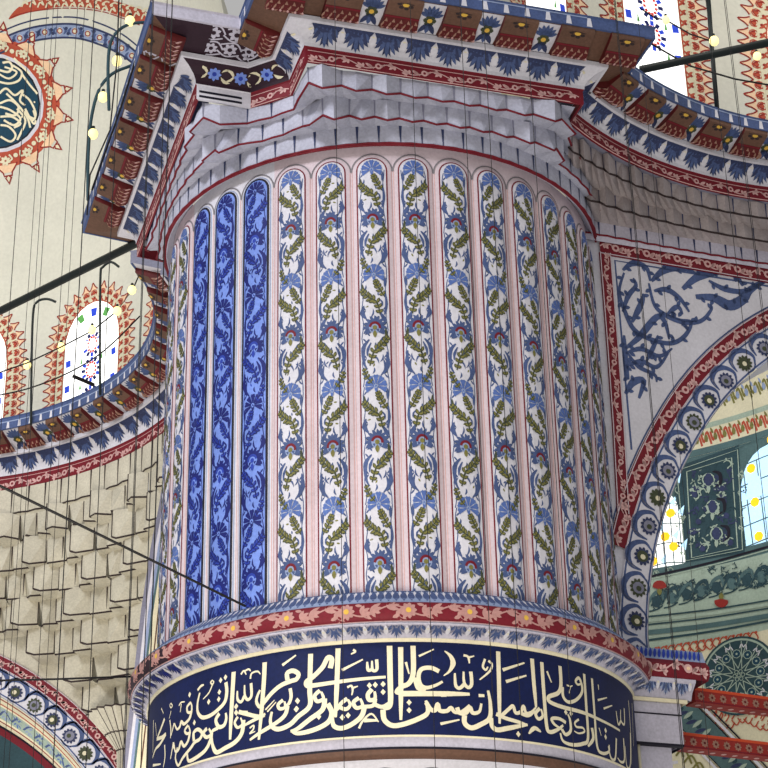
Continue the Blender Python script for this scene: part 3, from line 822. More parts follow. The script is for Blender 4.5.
def border(P, wd, m, part, fill, parent, lift=.03, per=.42, S0=spS):
    """a flat raised band following a polyline in the wall plane with a vine on it"""
    mb = MB(); L = [0]
    for a, b in zip(P[:-1], P[1:]): L.append(L[-1]+math.hypot(b[0]-a[0], b[1]-a[1]))
    def S(u, v, h=0):
        i = 0
        while i < len(L)-2 and u > L[i+1]: i += 1
        t = (u-L[i])/(L[i+1]-L[i]); a, b = P[i], P[i+1]; dx, dy = (b[0]-a[0])/(L[i+1]-L[i]), (b[1]-a[1])/(L[i+1]-L[i])
        return S0(a[0]+(b[0]-a[0])*t-dy*v, a[1]+(b[1]-a[1])*t+dx*v, h+lift)
    us = [L[-1]*k/60 for k in range(61)]
    mb.grid(lambda u, v: S(u, v), us, [-wd/2, wd/2], m, False)
    mb.grid(lambda u, v: S(u, wd/2, v), us, [-lift, 0], m, False); mb.grid(lambda u, v: S(u, -wd/2, v), us, [-lift, 0], m, False)
    fill(Dr(mb, S, .004), L[-1], wd)
    return mb.build(part, parent)
def vfill(d, L, wd): 
    vine(d, L, -wd*.42, wd*.42, .45, rosy, maroon, 1)
    for s_ in (-1, 1): d.stroke([(L*k/40, s_*wd*.46) for k in range(41)], .012, pink, 1, sm=False)
def rfill(d, L, wd):
    n = int(L/.4)
    for s_ in (-1, 1): d.stroke([(L*k/60, s_*wd*.44) for k in range(61)], .022, blue, 1, sm=False)
    for k in range(n):
        c = d.sub(L*(k+.5)/n, 0, wd/.36, 0, 1)
        t0 = [(-.2, -.05), (-.17, .1), (-.02, .16), (.11, .1), (.17, -.03), (.1, -.13)]
        c.stroke(t0, [.015, .07, .075, .05, .015], blue, 1); c.stroke([(-.2, .02), (-.12, .17), (.04, .2)], [.01, .035, .01], lavd, 1)
        for q in range(12):
            t = 2*pi*q/12; c.lens(-.02+.05*math.cos(t), -.03+.05*math.sin(t), -.02+.125*math.cos(t), -.03+.115*math.sin(t), .045, blued if k % 3 else olived, 2)
        c.disc(-.02, -.03, .075, lavd if k % 2 else olived, 3, 10); c.disc(-.03, -.035, .035, olived if k % 2 else cream, 4, 8)
        c.stroke([(-.08, -.15), (.02, -.17), (.12, -.12)], .02, blue, 1)
border([(-.05, 13.44), (1.2, 13.43), (2.4, 13.415), (SMAX, 13.39)], .21, maroon, 'vine_border', vfill, w)
border([(-.02, 9.85), (.01, 11), (.02, 12.2), (.02, 13.36)], .15, maroon, 'vine_border', vfill, w)
border([apt(5.265, t) for t in [.2+1.25*k/40 for k in range(41)]], .21, maroon, 'vine_border', vfill, arch)
border([apt(4.985, t) for t in [-.16+1.62*k/50 for k in range(51)]], .35, white, 'rosette_band', rfill, arch)
mb = MB()
mb.grid(lambda t, h: spS(*apt(RI, t), h), [-.16+1.62*k/40 for k in range(41)], [.03, -.9], white)
mb.build('soffit', arch)
# impost block continuing the ring mouldings along the wall
imp = thing('impost_block', 'marble impost with red vine moulding where the arch springs beside the pier', 'impost', tuple(spS(.3, 7)))
def lp_band(mb, prof, m, s0=-.35, s1=.72, back=-.8):
    f = lambda s_, q: spS(s_, q[1], q[0])
    for a, b in zip(prof[:-1], prof[1:]):
        mb.poly((f(s0, a), f(s1, a), f(s1, b), f(s0, b)), m)
        mb.poly((f(s1, a), spS(s1, a[1], back), spS(s1, b[1], back), f(s1, b)), m)
IO = .30
mb = MB(); lp_band(mb, [(IO+.0, 8.02), (IO-.06, 8.16), (-.3, 8.17)], bluel)
d = Dr(mb, lambda u, v, h: spS(u, v, IO-.02+h), .004)
for k in range(18): d.lens(-.3+.055*k, 8.03, -.3+.055*k+.015, 8.15, .04, cobm, 3)
mb.build('lotus_strip', imp)
mb = MB(); lp_band(mb, [(IO+.02, 7.80), (IO+.07, 7.85), (IO+.07, 7.95), (IO+.0, 8.02)], maroon)
vine(Dr(mb, lambda u, v, h: spS(u-.3, v, IO+.07+h), .004), 1.0, 7.82, 8.0, .45, rosy, peach, 1); mb.build('vine_moulding', imp)
mb = MB(); lp_band(mb, [(IO-.12, 7.60), (IO-.08, 7.68), (IO+.02, 7.77), (IO+.03, 7.80)], marble, s1=.56)
d = Dr(mb, lambda u, v, h: spS(u, v, IO-.06+h+(v-7.6)*.35), .004)
for k in range(4): palmette(d.sub(-.2+.2*k, 7.79), .19, .17, blue, white, bluel)
mb.build('palmette_moulding', imp)
mb = MB(); lp_band(mb, [(IO-.13, 7.56), (IO-.10, 7.56), (IO-.10, 7.60)], gold, s1=.5); mb.build('gilt_fillet', imp)
mb = MB(); lp_band(mb, [(IO-.14, 7.1), (IO-.14, 7.56)], marble, s1=.43); lp_band(mb, [(IO-.2, 7.07), (IO-.135, 7.075), (IO-.135, 7.1)], inkb, s1=.43)
lp_band(mb, [(IO-.14, 7.42), (IO-.132, 7.42), (IO-.132, 7.435), (IO-.14, 7.435)], inkb, s1=.43)
lp_band(mb, [(IO-.2, 5.5), (IO-.2, 7.07)], marble, s1=.3)
mb.build('marble_pilaster', imp)
# muqarnas between the spandrel wall and the curved cornice
mq = MB()
RT_ = [.06, .42, .86]
def rplan(t):
    def P(u):
        a = ra0+(ra1-ra0)*u; A = V((RX[0]+(RX[2]-.0)*math.cos(a), RX[1]+RX[2]*math.sin(a), 0))
        s_ = -.5+5.4*u
        B = SP+SA*s_+SN*.05
        q = B+(A-B)*t; return q
    return P
def rn(u): return V((-.35, -.93, 0)).normalized()*(1-u)+SN*u if False else V((-.2, -.98, 0))
RZ = [13.545, 13.78, 14.0, 14.215]
for i in range(3):
    n = (24, 22, 26)[i]
    for k in range(n):
        ua, ub = k/n, (k+1)/n; um = (ua+ub)/2
        ov = (rplan(RT_[i])(um)-rplan(RT_[i-1] if i else 0)(um)).length
        f = max(0, min(.15, (ov-.08)*.5))
        muq_cell(mq, rplan(RT_[i]), rn, ua, ub, RZ[i], RZ[i+1], rplan(RT_[i-1] if i else 0.), wgrey if i else marble, blued, brownd if i else maroon, f+.02, f*.8, (0, 1)[(k+i) % 2] if f > .05 else 0, .015, .05)
for k in range(24):
    a, b = rplan(.86)(k/24), rplan(.86)((k+1)/24); a2, b2 = rplan(1.02)(k/24), rplan(1.02)((k+1)/24)
    z = V((0, 0, 14.212)); mq.poly((a+z, b+z, b2+z, a2+z), lavd)
o = mq.build('muqarnas_squinch'); tag(o, 'grey stalactite vaulting in the corner below the right curved cornice', 'muqarnas')
# ------------------------------------------------------------------ left pendentive of muqarnas
LAC = (-9.1, 6.4)
mq = MB(); LC = V((LX[0], LX[1], 0)); WY = 30.9; WXX = 4.15
def rwall(a): 
    r = 99
    if math.sin(a) > .05: r = min(r, (WY-LX[1])/math.sin(a))
    return min(r, 7.6)
rows = 9; zt, zl = 14.215, 10.05
def rrad(i): return LX[2]-.04+1.85*(i/(rows-1.))**1.9
ln = lambda a: V((-math.cos(a), -math.sin(a), 0))
for i in range(rows):
    z1 = zt-(zt-zl)*i/rows; z0 = zt-(zt-zl)*(i+1)/rows
    st = math.radians(3.5); a = math.radians(12)+(i % 2)*st/2; j = 0
    while a < math.radians(104):
        am = a+st/2; R = rrad(i)
        if R < rwall(am)+.12:
            P = lambda t, R=R: LC-ln(t)*min(R, rwall(t)+.02)
            Lw = lambda t, i=i: LC-ln(t)*min(rrad(i+1), rwall(t)+.02)
            deep = min(1, i/4.)
            f = .15+.1*deep
            pm = P(am)
            if i > 2 and math.hypot(pm.x-LAC[0], z0-.1-LAC[1]) < 5.78: a += st; j += 1; continue
            k_ = 0 if i == 0 else (6, 6, 5)[(i+j) % 3]
            muq_cell(mq, P, ln, a, a+st, z0, z1, Lw, warm, brownd, brownd, f if i else .03, .08 if i > 1 else 0, k_, .016, .08 if i else .05)
        a += st; j += 1
# fluted foot of the pendentive
foot = V((-4.62, 30.35, 0))
for k in range(7):
    t0, t1 = math.radians(180+100*k/7), math.radians(180+100*(k+1)/7)
    for (ra, za), (rb_, zb_) in (((.62, 10.35), (.34, 10.0)), ((.34, 10.0), (.16, 9.75)), ((.16, 9.75), (.13, 9.2))):
        f = lambda t, r, z: V((foot.x+.3+r*math.cos(t), foot.y+.2+r*math.sin(t), z))
        tm = (t0+t1)/2
        mq.poly((f(t0, ra, za), f(tm, ra*1.12, za), f(tm, rb_*1.12, zb_), f(t0, rb_, zb_)), warm)
        mq.poly((f(tm, ra*1.12, za), f(t1, ra, za), f(t1, rb_, zb_), f(tm, rb_*1.12, zb_)), warm)
        mq.tube([f(t0, ra, za), f(t0, rb_, zb_)], .012, brownd, 4, False); mq.tube([f(t0, ra, za), f(tm, ra*1.12, za), f(t1, ra, za)], .014, brownd, 4, False)
o = mq.build('muqarnas_pendentive'); tag(o, 'warm grey stalactite pendentive tapering down between two arches at the left', 'muqarnas')
# far wall with the lower left arch
W2 = lambda x, z, h=0: V((x, WY-h, z))
la = lambda R, t: (LAC[0]+R*math.cos(t), LAC[1]+R*math.sin(t))
mb = MB()
T = [math.radians(20+75*k/40) for k in range(41)]
for a, b in zip(T[:-1], T[1:]):
    p, q = la(5.66, a), la(5.66, b)
    mb.poly((W2(*p), W2(*q), W2(q[0], 14.2), W2(p[0], 14.2)), warm)
mb.poly((W2(la(5.66, T[0])[0], 6), W2(-3.3, 6), W2(-3.3, 14.2), W2(la(5.66, T[0])[0], 14.2)), warm)
struct(mb.build('wall_left'), 'far plastered wall behind the left stalactite pendentive', 'wall')
la_t = thing('painted_arch', 'arch with red vine border and dark blue rosettes at the lower left corner', 'arch', (-5, WY, 8))
border([la(5.62, t) for t in T[::-1]], .2, maroon, 'vine_border', vfill, la_t, .06, S0=W2)
def r2fill(d, L, wd): rfill(d, L, wd)
border([la(5.32, t) for t in T[::-1]], .40, white, 'rosette_band', rfill, la_t, .05, S0=W2)
mb = MB()
def SO(t, v, h=0):
    p = la(5.1-.28*v*1.0, t); return W2(p[0], p[1], .02-1.1*v+h)
mb.grid(lambda t, v: SO(t, v), T, [0, .25], cream); mb.grid(lambda t, v: SO(t, v), T, [.25, .75], glassb if False else greenl)
mb.grid(lambda t, v: SO(t, v), T, [.75, 1], cream)
for v, m_, ww in ((.06, red, .02), (.22, terra, .02), (.27, gold, .03), (.73, gold, .03), (.8, red, .02), (.97, inkb, .04)):
    for a, b in zip(T[:-1], T[1:]): mb.poly((SO(a, v-ww, .004), SO(b, v-ww, .004), SO(b, v+ww, .004), SO(a, v+ww, .004)), m_)
for k in range(26):
    t = T[0]+(T[-1]-T[0])*(k+.5)/26; d = Dr(mb, lambda u, v, h, t=t: SO(t+u, .5+v, h), .004)
    for q in range(8):
        an = 2*pi*q/8; d.lens(.006*math.cos(an), .04*math.sin(an), .022*math.cos(an), .2*math.sin(an), .008, bluel if k % 2 else sky, 1)
    d.stroke([(-.022, .2*math.sin(k)), (0, -.12), (.024, .1)], .008, blue, 1)
mb.build('soffit', la_t)
mb = MB(); mb.grid(lambda t, v: W2(*la(4.82-v*.9, t), -1.1-.2*v), T, [0, .12], maroon); mb.grid(lambda t, v: W2(*la(4.82-v*.9, t), -1.1-.2*v), T, [.12, 1], greend)
mb.build('inner_band', la_t)
# narrow painted strip beside the pier (edge of the side arch)
mb = MB()
e_ = [(163, 480), (159, 505), (151, 545), (141, 610), (132, 690), (121, 780)]; YS = 26.0
pts = [at_y(x, y, YS) for x, y in e_]
def SI(t, v, h=0):
    i = min(int(t), len(pts)-2); q = t-i; p = pts[i]*(1-q)+pts[i+1]*q
    return V((p.x+v, YS-.0-h+v*.35, p.z))
ts = [k*.25 for k in range(21)]
for v0, v1, m_ in ((0, .06, lavd), (.06, .1, white), (.1, .14, bluel), (.14, .17, greenw), (.17, .23, cream), (.23, .25, brown), (.25, 1.1, cream)):
    mb.grid(lambda t, v: SI(t, v), ts, [v0, v1], m_, False)
d = Dr(mb, SI, .004)
for k in range(22):
    t = .1+k*.23; c = d.sub(t, .42)
    arab = [(.0, -.1), (.06, .02), (.12, .06), (.14, -.02)]
    c.stroke(arab, .03, olive, 1); c.stroke([(.02, .1), (.1, .14), (.16, .1)], .03, olive, 1); c.disc(.08, -.02, .025, yellow, 1, 6, .05); c.disc(.15, .22, .03, olived, 1, 6, .05)
o = mb.build('arch_edge'); tag(o, 'narrow gilded arch edge with blue border lines squeezed between pier and pendentive', 'arch')
# ------------------------------------------------------------------ drums, windows and domes
def drumS(cx, cy, R): return lambda a, z, h=0: V((cx+(R-h)*math.cos(a), cy+(R-h)*math.sin(a), z))
def window(n, cx, cy, R, ac, hw, z0, zs, zap, label, glass='tile', bw=.26, parent=None):
    gm = glassw if glass == 'tile' or n == 7 else glassb
    """arched opening in a drum: u is metres to the right in the view (decreasing angle)"""
    S = lambda u, z, h=0: drumS(cx, cy, R)(ac-u/R, z, h)
    def arch(w, extra, k=12):
        P = []
        for i in range(k+1):
            t = pi*i/k; c_, s_ = math.cos(t), math.sin(t)
            P.append((w*c_, zs+(zap-zs+extra)*s_**.9))
        return P
    mb = MB(); d = Dr(mb, S, .004)
    A = arch(hw, 0)
    for i in range(len(A)-1): d.poly([(A[i][0], A[i][1]), (A[i+1][0], A[i+1][1]), (A[i+1][0]*0, zs), (A[i][0]*0, zs)][:3], gm, 2)
    d.rect(-hw, z0, hw, zs, gm, 2, 6, 4)
    o = struct(mb.build('window_%d' % n), label, 'window')
    mb = MB(); d = Dr(mb, S, .004)
    if glass == 'tile':
        for x, y, r_, m_ in ((-.2, .78, .5, glassg), (0, .86, 0, glassd), (.2, .78, -.5, glassg)):
            c = d.sub(x*hw/.43, zs+(zap-zs)*y-.08, 1, r_); c.poly([(-.05, -.08), (.05, -.08), (.07, .08), (-.07, .08)], m_, 3)
        for yc, rr in ((zs+.05, .17), (zs-.45, .17), (zs-1.0, .17), (zs-1.5, .17)):
            for q in range(12):
                t = 2*pi*q/12; c = d.sub(rr*math.cos(t)*1.0, yc+rr*1.2*math.sin(t), 1, t)
                c.poly([(-.04, -.03), (.04, -.03), (.04, .03), (-.04, .03)], glassd if q % 2 else cobalt, 3)
                c2 = d.sub((rr-.07)*math.cos(t+.26), yc+(rr-.05)*1.2*math.sin(t+.26), 1, t); c2.poly([(-.022, -.022), (.022, -.022), (.022, .022), (-.022, .022)], glassr, 3)
            for sx in (-1, 1):
                d.poly([(sx*.36*hw/.43-.05, yc-.35), (sx*.36*hw/.43+.05, yc-.33), (sx*.36*hw/.43+.04, yc-.2), (sx*.36*hw/.43-.06, yc-.22)], glassd, 3)
                d.poly([(sx*.2, yc-.34), (sx*.25, yc-.34), (sx*.23, yc-.2)], glassg, 3)
    else:
        for k_ in range(-2, 3): d.stroke([(k_*hw*.4, z0), (k_*hw*.42, zap-.1-.1*abs(k_))], .02, greenw, 3, sm=False)
        for k_ in range(6): d.stroke([(-hw, z0+.35*k_), (0, z0+.35*k_+.06), (hw, z0+.35*k_)], .02, greenw, 3)
        for k_ in range(9):
            x = (-.6, .45, 0.1)[k_ % 3]*hw; y = z0+.12+k_*.2; d.disc(x, y, .085, glassy, 5, 7)
            d.poly([(x+.12, y), (x+.25, y+.1), (x+.2, y-.1)], glassb, 3)
    mb.build('stained_pane', o)
    if bw:
        mb = MB(); d = Dr(mb, S, .004)
        side = lambda w, e: [(w, z0+(zs-z0)*i/10) for i in range(10)]+arch(w, e)+[(-w, z0+(zs-z0)*(9-i)/10) for i in range(10)]
        mid = side(hw+bw*.45, bw*.45)
        d.stroke(mid, bw*.9, cream, 1, sm=False); d.stroke(side(hw+.02, .02), .02, terra, 2, sm=False)
        d.stroke(side(hw+bw*.5, bw*.5), .022, cream, 3, sm=False)
        P = spline(mid, 1); acc = 0; nx = 0
        for a, b in zip(mid[:-1], mid[1:]):
            L = math.hypot(b[0]-a[0], b[1]-a[1]); dx, dy = (b[0]-a[0])/(L or 1), (b[1]-a[1])/(L or 1); s_ = 0
            while nx <= acc+L:
                t = nx-acc; x, y = a[0]+dx*t, a[1]+dy*t
                # outward normal of the loop (right side first, running up)
                ox, oy = dy, -dx
                c = d.sub(x+ox*bw*.25, y+oy*bw*.25); c.disc(0, 0, .04, terra, 2, 6)
                d.lens(x+ox*bw*.1-dx*.06, y+oy*bw*.1-dy*.06, x+ox*bw*.45, y+oy*bw*.45, .035, red, 2); d.lens(x+ox*bw*.1+dx*.06, y+oy*bw*.1+dy*.06, x+ox*bw*.45, y+oy*bw*.45, .035, red, 2)
                d.stroke([(x-ox*bw*.4-dx*.05, y-oy*bw*.4-dy*.05), (x-ox*bw*.2, y-oy*bw*.2), (x-ox*bw*.4+dx*.05, y-oy*bw*.4+dy*.05)], .03, terra, 2)
                d.disc(x-ox*bw*.12, y-oy*bw*.12, .028, red, 2, 5)
                tip = (x+ox*bw*1.05, y+oy*bw*1.05)
                d.stroke([(x+ox*bw*.5-dx*.085, y+oy*bw*.5-dy*.085), (x+ox*bw*.72-dx*.04, y+oy*bw*.72-dy*.04), tip, (x+ox*bw*.72+dx*.04, y+oy*bw*.72+dy*.04), (x+ox*bw*.5+dx*.085, y+oy*bw*.5+dy*.085)], .022, red, 2)
                c.ring(0, 0, .065, .018, terra, 2, 8); d.lens(x-ox*bw*.3, y-oy*bw*.3, x-ox*bw*.02+dx*.07, y-oy*bw*.02+dy*.07, .04, terra, 2)
                d.poly([(x+ox*bw*.48-dx*.08, y+oy*bw*.48-dy*.08), tip, (x+ox*bw*.48+dx*.08, y+oy*bw*.48+dy*.08)], peach, 1)
                nx += .17
            acc += L
        mb.build('painted_border', o)
    return o
# left exedra drum + half dome
DL = (-8.1, 24.9, 6.0); ZL = 18.4
mb = MB(); S = drumS(*DL)
mb.grid(S, [math.radians(-12+130*k/60) for k in range(61)], [14.9, 16, 17.5, ZL], dome)
struct(mb.build('wall_gallery_left'), 'pale curved gallery wall with arched windows above the left cornice', 'wall')
mb = MB(); SCN = V((DL[0], DL[1], ZL))
mb.grid(lambda a, e: SCN+V((DL[2]*math.cos(a)*math.cos(e), DL[2]*math.sin(a)*math.cos(e), DL[2]*math.sin(e))), [math.radians(-12+204*k/60) for k in range(61)], [math.radians(90*k/24) for k in range(25)], dome)
sd = struct(mb.build('ceiling_half_dome'), 'pale half dome with painted bands and a round inscription medallion, upper left', 'ceiling')
def px_a(x, y, D_): p = at_cyl(x, y, D_[0], D_[1], D_[2], True); return math.atan2(p.y-D_[1], p.x-D_[0]), p.z
aw, zw = px_a(95, 300, DL)
window(1, *DL, aw, .6, 14.95, 16.95, 17.85, 'arched stained window with blue and green tiles in the left gallery wall', 'tile', .27)
window(2, *DL, px_a(-22, 330, DL)[0], .6, 14.95, 16.95, 17.85, 'arched window cut by the left edge of the view, glowing white and blue', 'tile', .27)
window(3, *DL, px_a(180, 290, DL)[0], .6, 14.95, 16.95, 17.85, 'gallery window almost hidden behind the pier edge at the left', 'tile', .27)
# painted bands on the half dome
def sph_patch(x, y):
    p = at_sphere(x, y, SCN, DL[2]); n0 = (p-SCN).normalized(); right = RT-n0*RT.dot(n0); right.normalize(); upv = n0.cross(right)
    if upv.dot(UP) < 0: upv = -upv
    return p, n0, right, upv
def sphere_px(d_pts, h=0):
    return [SCN+(at_sphere(x, y, SCN, DL[2])-SCN)*(1-h/DL[2]) for x, y in d_pts]
def SPX(x, y, h=0): return SCN+(at_sphere(x, y, SCN, DL[2])-SCN)*(1-h/DL[2])
mb = MB(); d = Dr(mb, SPX, .004)
arcp = lambda o: [(-6, 49-o), (20, 38-o), (45, 32-o*.98), (75, 31-o*.98), (100, 37.5-o), (122, 48-o), (140, 62-o)]
d.stroke(arcp(0), 12, bluel, 1); d.stroke(arcp(7), 2, blued, 2); d.stroke(arcp(-7), 2, blued, 2); d.stroke(arcp(14), 1.6, blued, 1)
q = spline(arcp(0), 4)
for i in range(0, len(q), 2):
    x, y = q[i]
    d.disc(x, y, 2.6, cream, 2, 8, 3.6); d.ring(x, y, 2.4, 1., red, 3, 9)
    for sx in (-1, 1):
        d.stroke([(x+sx*3.5, y-3.5), (x+sx*6, y), (x+sx*3.8, y+3.5)], [.8, 3, .8], blue, 2); d.disc(x+sx*6.6, y-2.5*sx, 1.8, blued, 3, 6)
d.stroke([(9, 19), (22, 10), (45, 3), (70, 0), (100, 3), (120, 9), (140, 16), (160, 26)], [1, 9, 12, 13, 13, 13, 13, 13], terra, 1)
for k in range(16):
    x = 22+8*k; yb = 9.5-abs(min(0, x-70))*.04+max(0, x-80)*.17
    d.stroke([(x, yb-1), (x+2.5, yb-6), (x+6, yb-3.5), (x+4, yb-8)], 1.5, cream, 4); d.disc(x+2, yb-9.5, 1.8, cream, 4, 6)
    d.stroke([(x+1, yb-10), (x+5, yb-12), (x+8, yb-11)], 1.5, cream, 4)
d.stroke([(9, 19), (20, 14), (45, 9.5), (70, 8), (100, 11), (120, 17), (140, 25)], 1., red, 2)
mb.build('painted_bands', sd)
mb = MB(); p, n0, rx, uy = sph_patch(-6, 103)
def SM(u, v, h=0):
    q = (n0+(rx*u+uy*v)/DL[2]).normalized(); return SCN+q*(DL[2]-h)
d = Dr(mb, SM, .005)
# size from the view: px radius to metres on the dome
mpx = (at_sphere(44, 103, SCN, DL[2])-p).length; RM = mpx
e = V((0, 0, 0))
asp = (at_sphere(-6, 60, SCN, DL[2])-p).length/43*50/RM
dd = Dr(mb, lambda u, v, h: SM(u*RM, v*RM*asp, h), .006)
for k in range(24):
    t0, t1 = 2*pi*k/24, 2*pi*(k+1)/24
    for r0, r1, m_ in ((0, .46, teal), (.46, .9, teal), (.9, .935, inkb), (.935, 1.01, white), (1.01, 1.05, terra), (1.05, 1.36, terra)):
        dd.poly([(r0*math.cos(t0), r0*math.sin(t0)), (r1*math.cos(t0), r1*math.sin(t0)), (r1*math.cos(t1), r1*math.sin(t1)), (r0*math.cos(t1), r0*math.sin(t1))], m_, 1)
for k in range(16):
    t = 2*pi*(k+.5)/16; c = dd.sub(1.2*math.cos(t), 1.2*math.sin(t), 1, t-pi/2)
    for q_ in range(7):
        an = 2*pi*q_/7; c.lens(.015*math.cos(an), .015*math.sin(an), .11*math.cos(an), .11*math.sin(an), .06, cream, 5)
    c.poly([(-.2, .08), (-.07, .25), (.07, .25), (.2, .08)], peach, 2)
    c.stroke([(-.22, .06), (-.15, .17), (-.09, .24), (-.08, .32), (.08, .32), (.09, .24), (.15, .17), (.22, .06)], .035, red, 2, sm=False)
    c.poly([(-.075, .36), (0, .30), (.075, .36), (0, .52)], red, 2); c.poly([(-.04, .365), (0, .33), (.04, .365), (0, .46)], cream, 3)
    c.stroke([(-.09, -.12), (-.14, -.02), (-.06, .02)], .035, cream, 5); c.stroke([(.09, -.12), (.14, -.02), (.06, .02)], .035, cream, 5)
    c2 = dd.sub(1.14*math.cos(t+pi/16), 1.14*math.sin(t+pi/16)); c2.disc(0, 0, .05, cream, 5, 7)
# tangled gilt lettering, traced from the view (pixels of the enlargement, scale 6)
def mq_(x, y, ox, oy):
    X, Y = ox+x/6., oy+y/6.
    return ((X+6)/50., (103-Y)/50.)
for w_, txt, ox, oy in ((14, '30,375 70,370 85,400 60,430 10,420', 0, 0), (12, '40,400 110,430 60,470 0,440', 0, 0), (13, '90,390 140,430 120,480 60,500 0,490', 0, 0),
    (13, '100,345 150,400 190,440', 0, 0), (13, '140,440 180,500 230,560', 0, 0), (13, '0,560 40,530 90,570 140,540 120,600 150,630', 0, 0), (13, '0,620 60,600 110,640 90,690 30,680', 0, 0),
    (13, '130,560 180,600 215,680 190,720 150,650', 0, 0), (13, '0,700 70,700 120,740 80,765', 0, 0), (12, '150,660 200,740 215,720', 0, 0), (13, '40,560 100,620 160,700 180,765', 0, 0),
    (13, '0,40 60,60 120,110 80,150 20,120', 0, 100), (13, '100,50 150,120 120,200 100,240', 0, 100), (13, '0,150 50,160 90,210 60,250 0,220', 0, 100), (12, '160,90 210,110 200,60', 0, 100),
    (13, '-100,420 -60,480 -120,560 -40,600', 0, 0), (13, '-150,640 -60,650 -90,720 -150,720', 0, 0), (13, '-120,60 -60,120 -90,180 -20,200', 0, 100), (13, '-200,500 -150,560 -180,640', 0, 0)):
    dd.stroke([mq_(float(t.split(',')[0]), float(t.split(',')[1]), ox, oy) for t in txt.split()], w_/6./50, gold, 2)
for x, y in ((60, 350), (165, 470), (210, 610), (30, 650), (130, 700), (60, 740)): dd.disc(*mq_(x, y, 0, 0), .022, gold, 3, 5)
o = mb.build('inscription_medallion'); tag(o, 'round dark teal medallion of tangled gilt script with red rayed border', 'medallion')
# right exedra drum
DR = (6.27, 16.36, 5.3)
mb = MB(); S = drumS(*DR)
mb.grid(S, [math.radians(55+105*k/60) for k in range(61)], [14.9, 16, 17.5, 20.5], dome)
struct(mb.build('wall_gallery_right'), 'pale curved gallery wall with glowing windows above the right cornice', 'wall')
a4, z4 = px_a(654, 50, DR)
window(4, *DR, a4, .46, 14.95, 18.3, 19.1, 'tall glowing stained window behind the iron bar at upper right', 'tile', .3)
a5, z5 = px_a(797, 40, DR)
window(5, *DR, a5, .42, 14.95, 17.0, 17.8, 'arched window with red border cut by the right edge at the top', 'tile', .3)
a6, z6 = px_a(545, 10, DR)
window(6, *DR, a6, .46, 14.95, 18.3, 19.1, 'glowing window mostly hidden above the crown cornice', 'tile', .3)

# ------------------------------------------------------------------ the room seen through the right arch
D3 = (2.3, 24.4, 6.0)
mb = MB(); S = drumS(*D3); AN = [math.radians(20+75*k/50) for k in range(51)]
mb.grid(S, AN, [5, 11.1], cream); mb.grid(S, AN, [11.1, 12.36], greenl); mb.grid(S, AN, [12.36, 14.35], greenw)
iw = struct(mb.build('wall_inner_room'), 'curved green tiled wall seen through the right arch', 'wall')
SCI = V((D3[0], D3[1], 14.35))
mb = MB()
def SDo(a, e, h=0): return SCI+V(((D3[2]-h)*math.cos(a)*math.cos(e), (D3[2]-h)*math.sin(a)*math.cos(e), (D3[2]-h)*math.sin(e)))
mb.grid(SDo, AN, [math.radians(90*k/24) for k in range(25)], cream)
d = Dr(mb, SDo, .006)
for e0, e1_, m_ in ((.0, .02, greenw), (.075, .09, greenl), (.2, .215, bluel), (.33, .345, greenl), (.47, .485, bluel)):
    d.rect(math.radians(20), e0, math.radians(95), e1_, m_, 1, 50, 1)
for row, (ec, m1_, m2_) in enumerate(((.045, terra, olive), (.145, olive, bluel), (.27, terra, greenw), (.4, bluel, terra))):
    n = 46
    for k in range(n):
        a = math.radians(20+75*(k+.5)/n); c = d.sub(a, ec, 1.)
        c.stroke([(-.014, -.02), (-.004, .02), (.008, -.01), (.014, .018)], .006, m1_, 1); c.disc(.0, .0, .006, m2_, 2, 6, .012); c.lens(.006, .01, .013, .03, .007, m2_, 1)
id_ = struct(mb.build('ceiling_inner_dome'), 'cream painted dome above the green wall through the right arch', 'ceiling')
def C3(x, y, h=0):
    p = at_cyl(x, y, *D3, True); v = V((D3[0]-p.x, D3[1]-p.y, 0)).normalized(); return p+v*h
mb = MB(); d = Dr(mb, C3, .008)
# framed panel between the windows

for q in range(8):
    f_, g_ = q/8, (q+1)/8
    d.poly([(674+65*f_, 468-23*f_), (674+65*g_, 468-23*g_), (684+61*g_, 563-10*g_), (684+61*f_, 563-10*f_)], greend, 1)
d.stroke([(687, 472), (732, 458), (738, 548), (692, 558)], 1.2, greenl, 2, closed=True, sm=False)
d.stroke([(677, 471), (738, 450), (743, 550), (686, 561)], 1., greenl, 2, closed=True, sm=False)
for (x, y) in ((709, 480), (713, 507), (717, 534)):
    d.disc(x, y, 4.5, blued, 3, 8, 7); d.ring(x, y, 6, 1.4, greenl, 3, 10)
    for sx in (-1, 1):
        d.stroke([(x+sx*4, y-8), (x+sx*11, y-6), (x+sx*12, y+3), (x+sx*6, y+8)], [1, 4, 3, 1], inkb if sx > 0 else greend, 3); d.stroke([(x+sx*3, y+3), (x+sx*9, y+9), (x+sx*14, y+10-sx*3)], [1, 3, 1], greenl, 2)
        d.disc(x+sx*14, y+12-sx*3, 3.2, blued, 3, 7)
    d.lens(x, y+14, x, y+4, 4, greenl, 3)
RN = random.Random(3)
for q in range(4):
    for (xa, xb, ya, yb) in ((690, 708, 470, 550), (714, 733, 463, 545)): foliage(d, xa, ya, xb, yb, (blued, greend, greenl), RN, 9, 3, 5.)
foliage(d, 655, 570, 672, 575, (greend, greenl), RN, 6, 2, 3.5); foliage(d, 676, 470, 684, 560, (greend, greenl), RN, 14, 2, 3.2); foliage(d, 738, 450, 745, 552, (greend, greenl), RN, 14, 2, 3.2)
foliage(d, 690, 566, 768, 572, (greend, greenl), RN, 16, 2, 3.5)
for q in range(60):
    x = RN.uniform(655, 768); foliage(d, x, 592-(x-650)*.23, x+1, 608-(x-650)*.2, (greend, greenw, olive, white), RN, 1, 2, 4.)
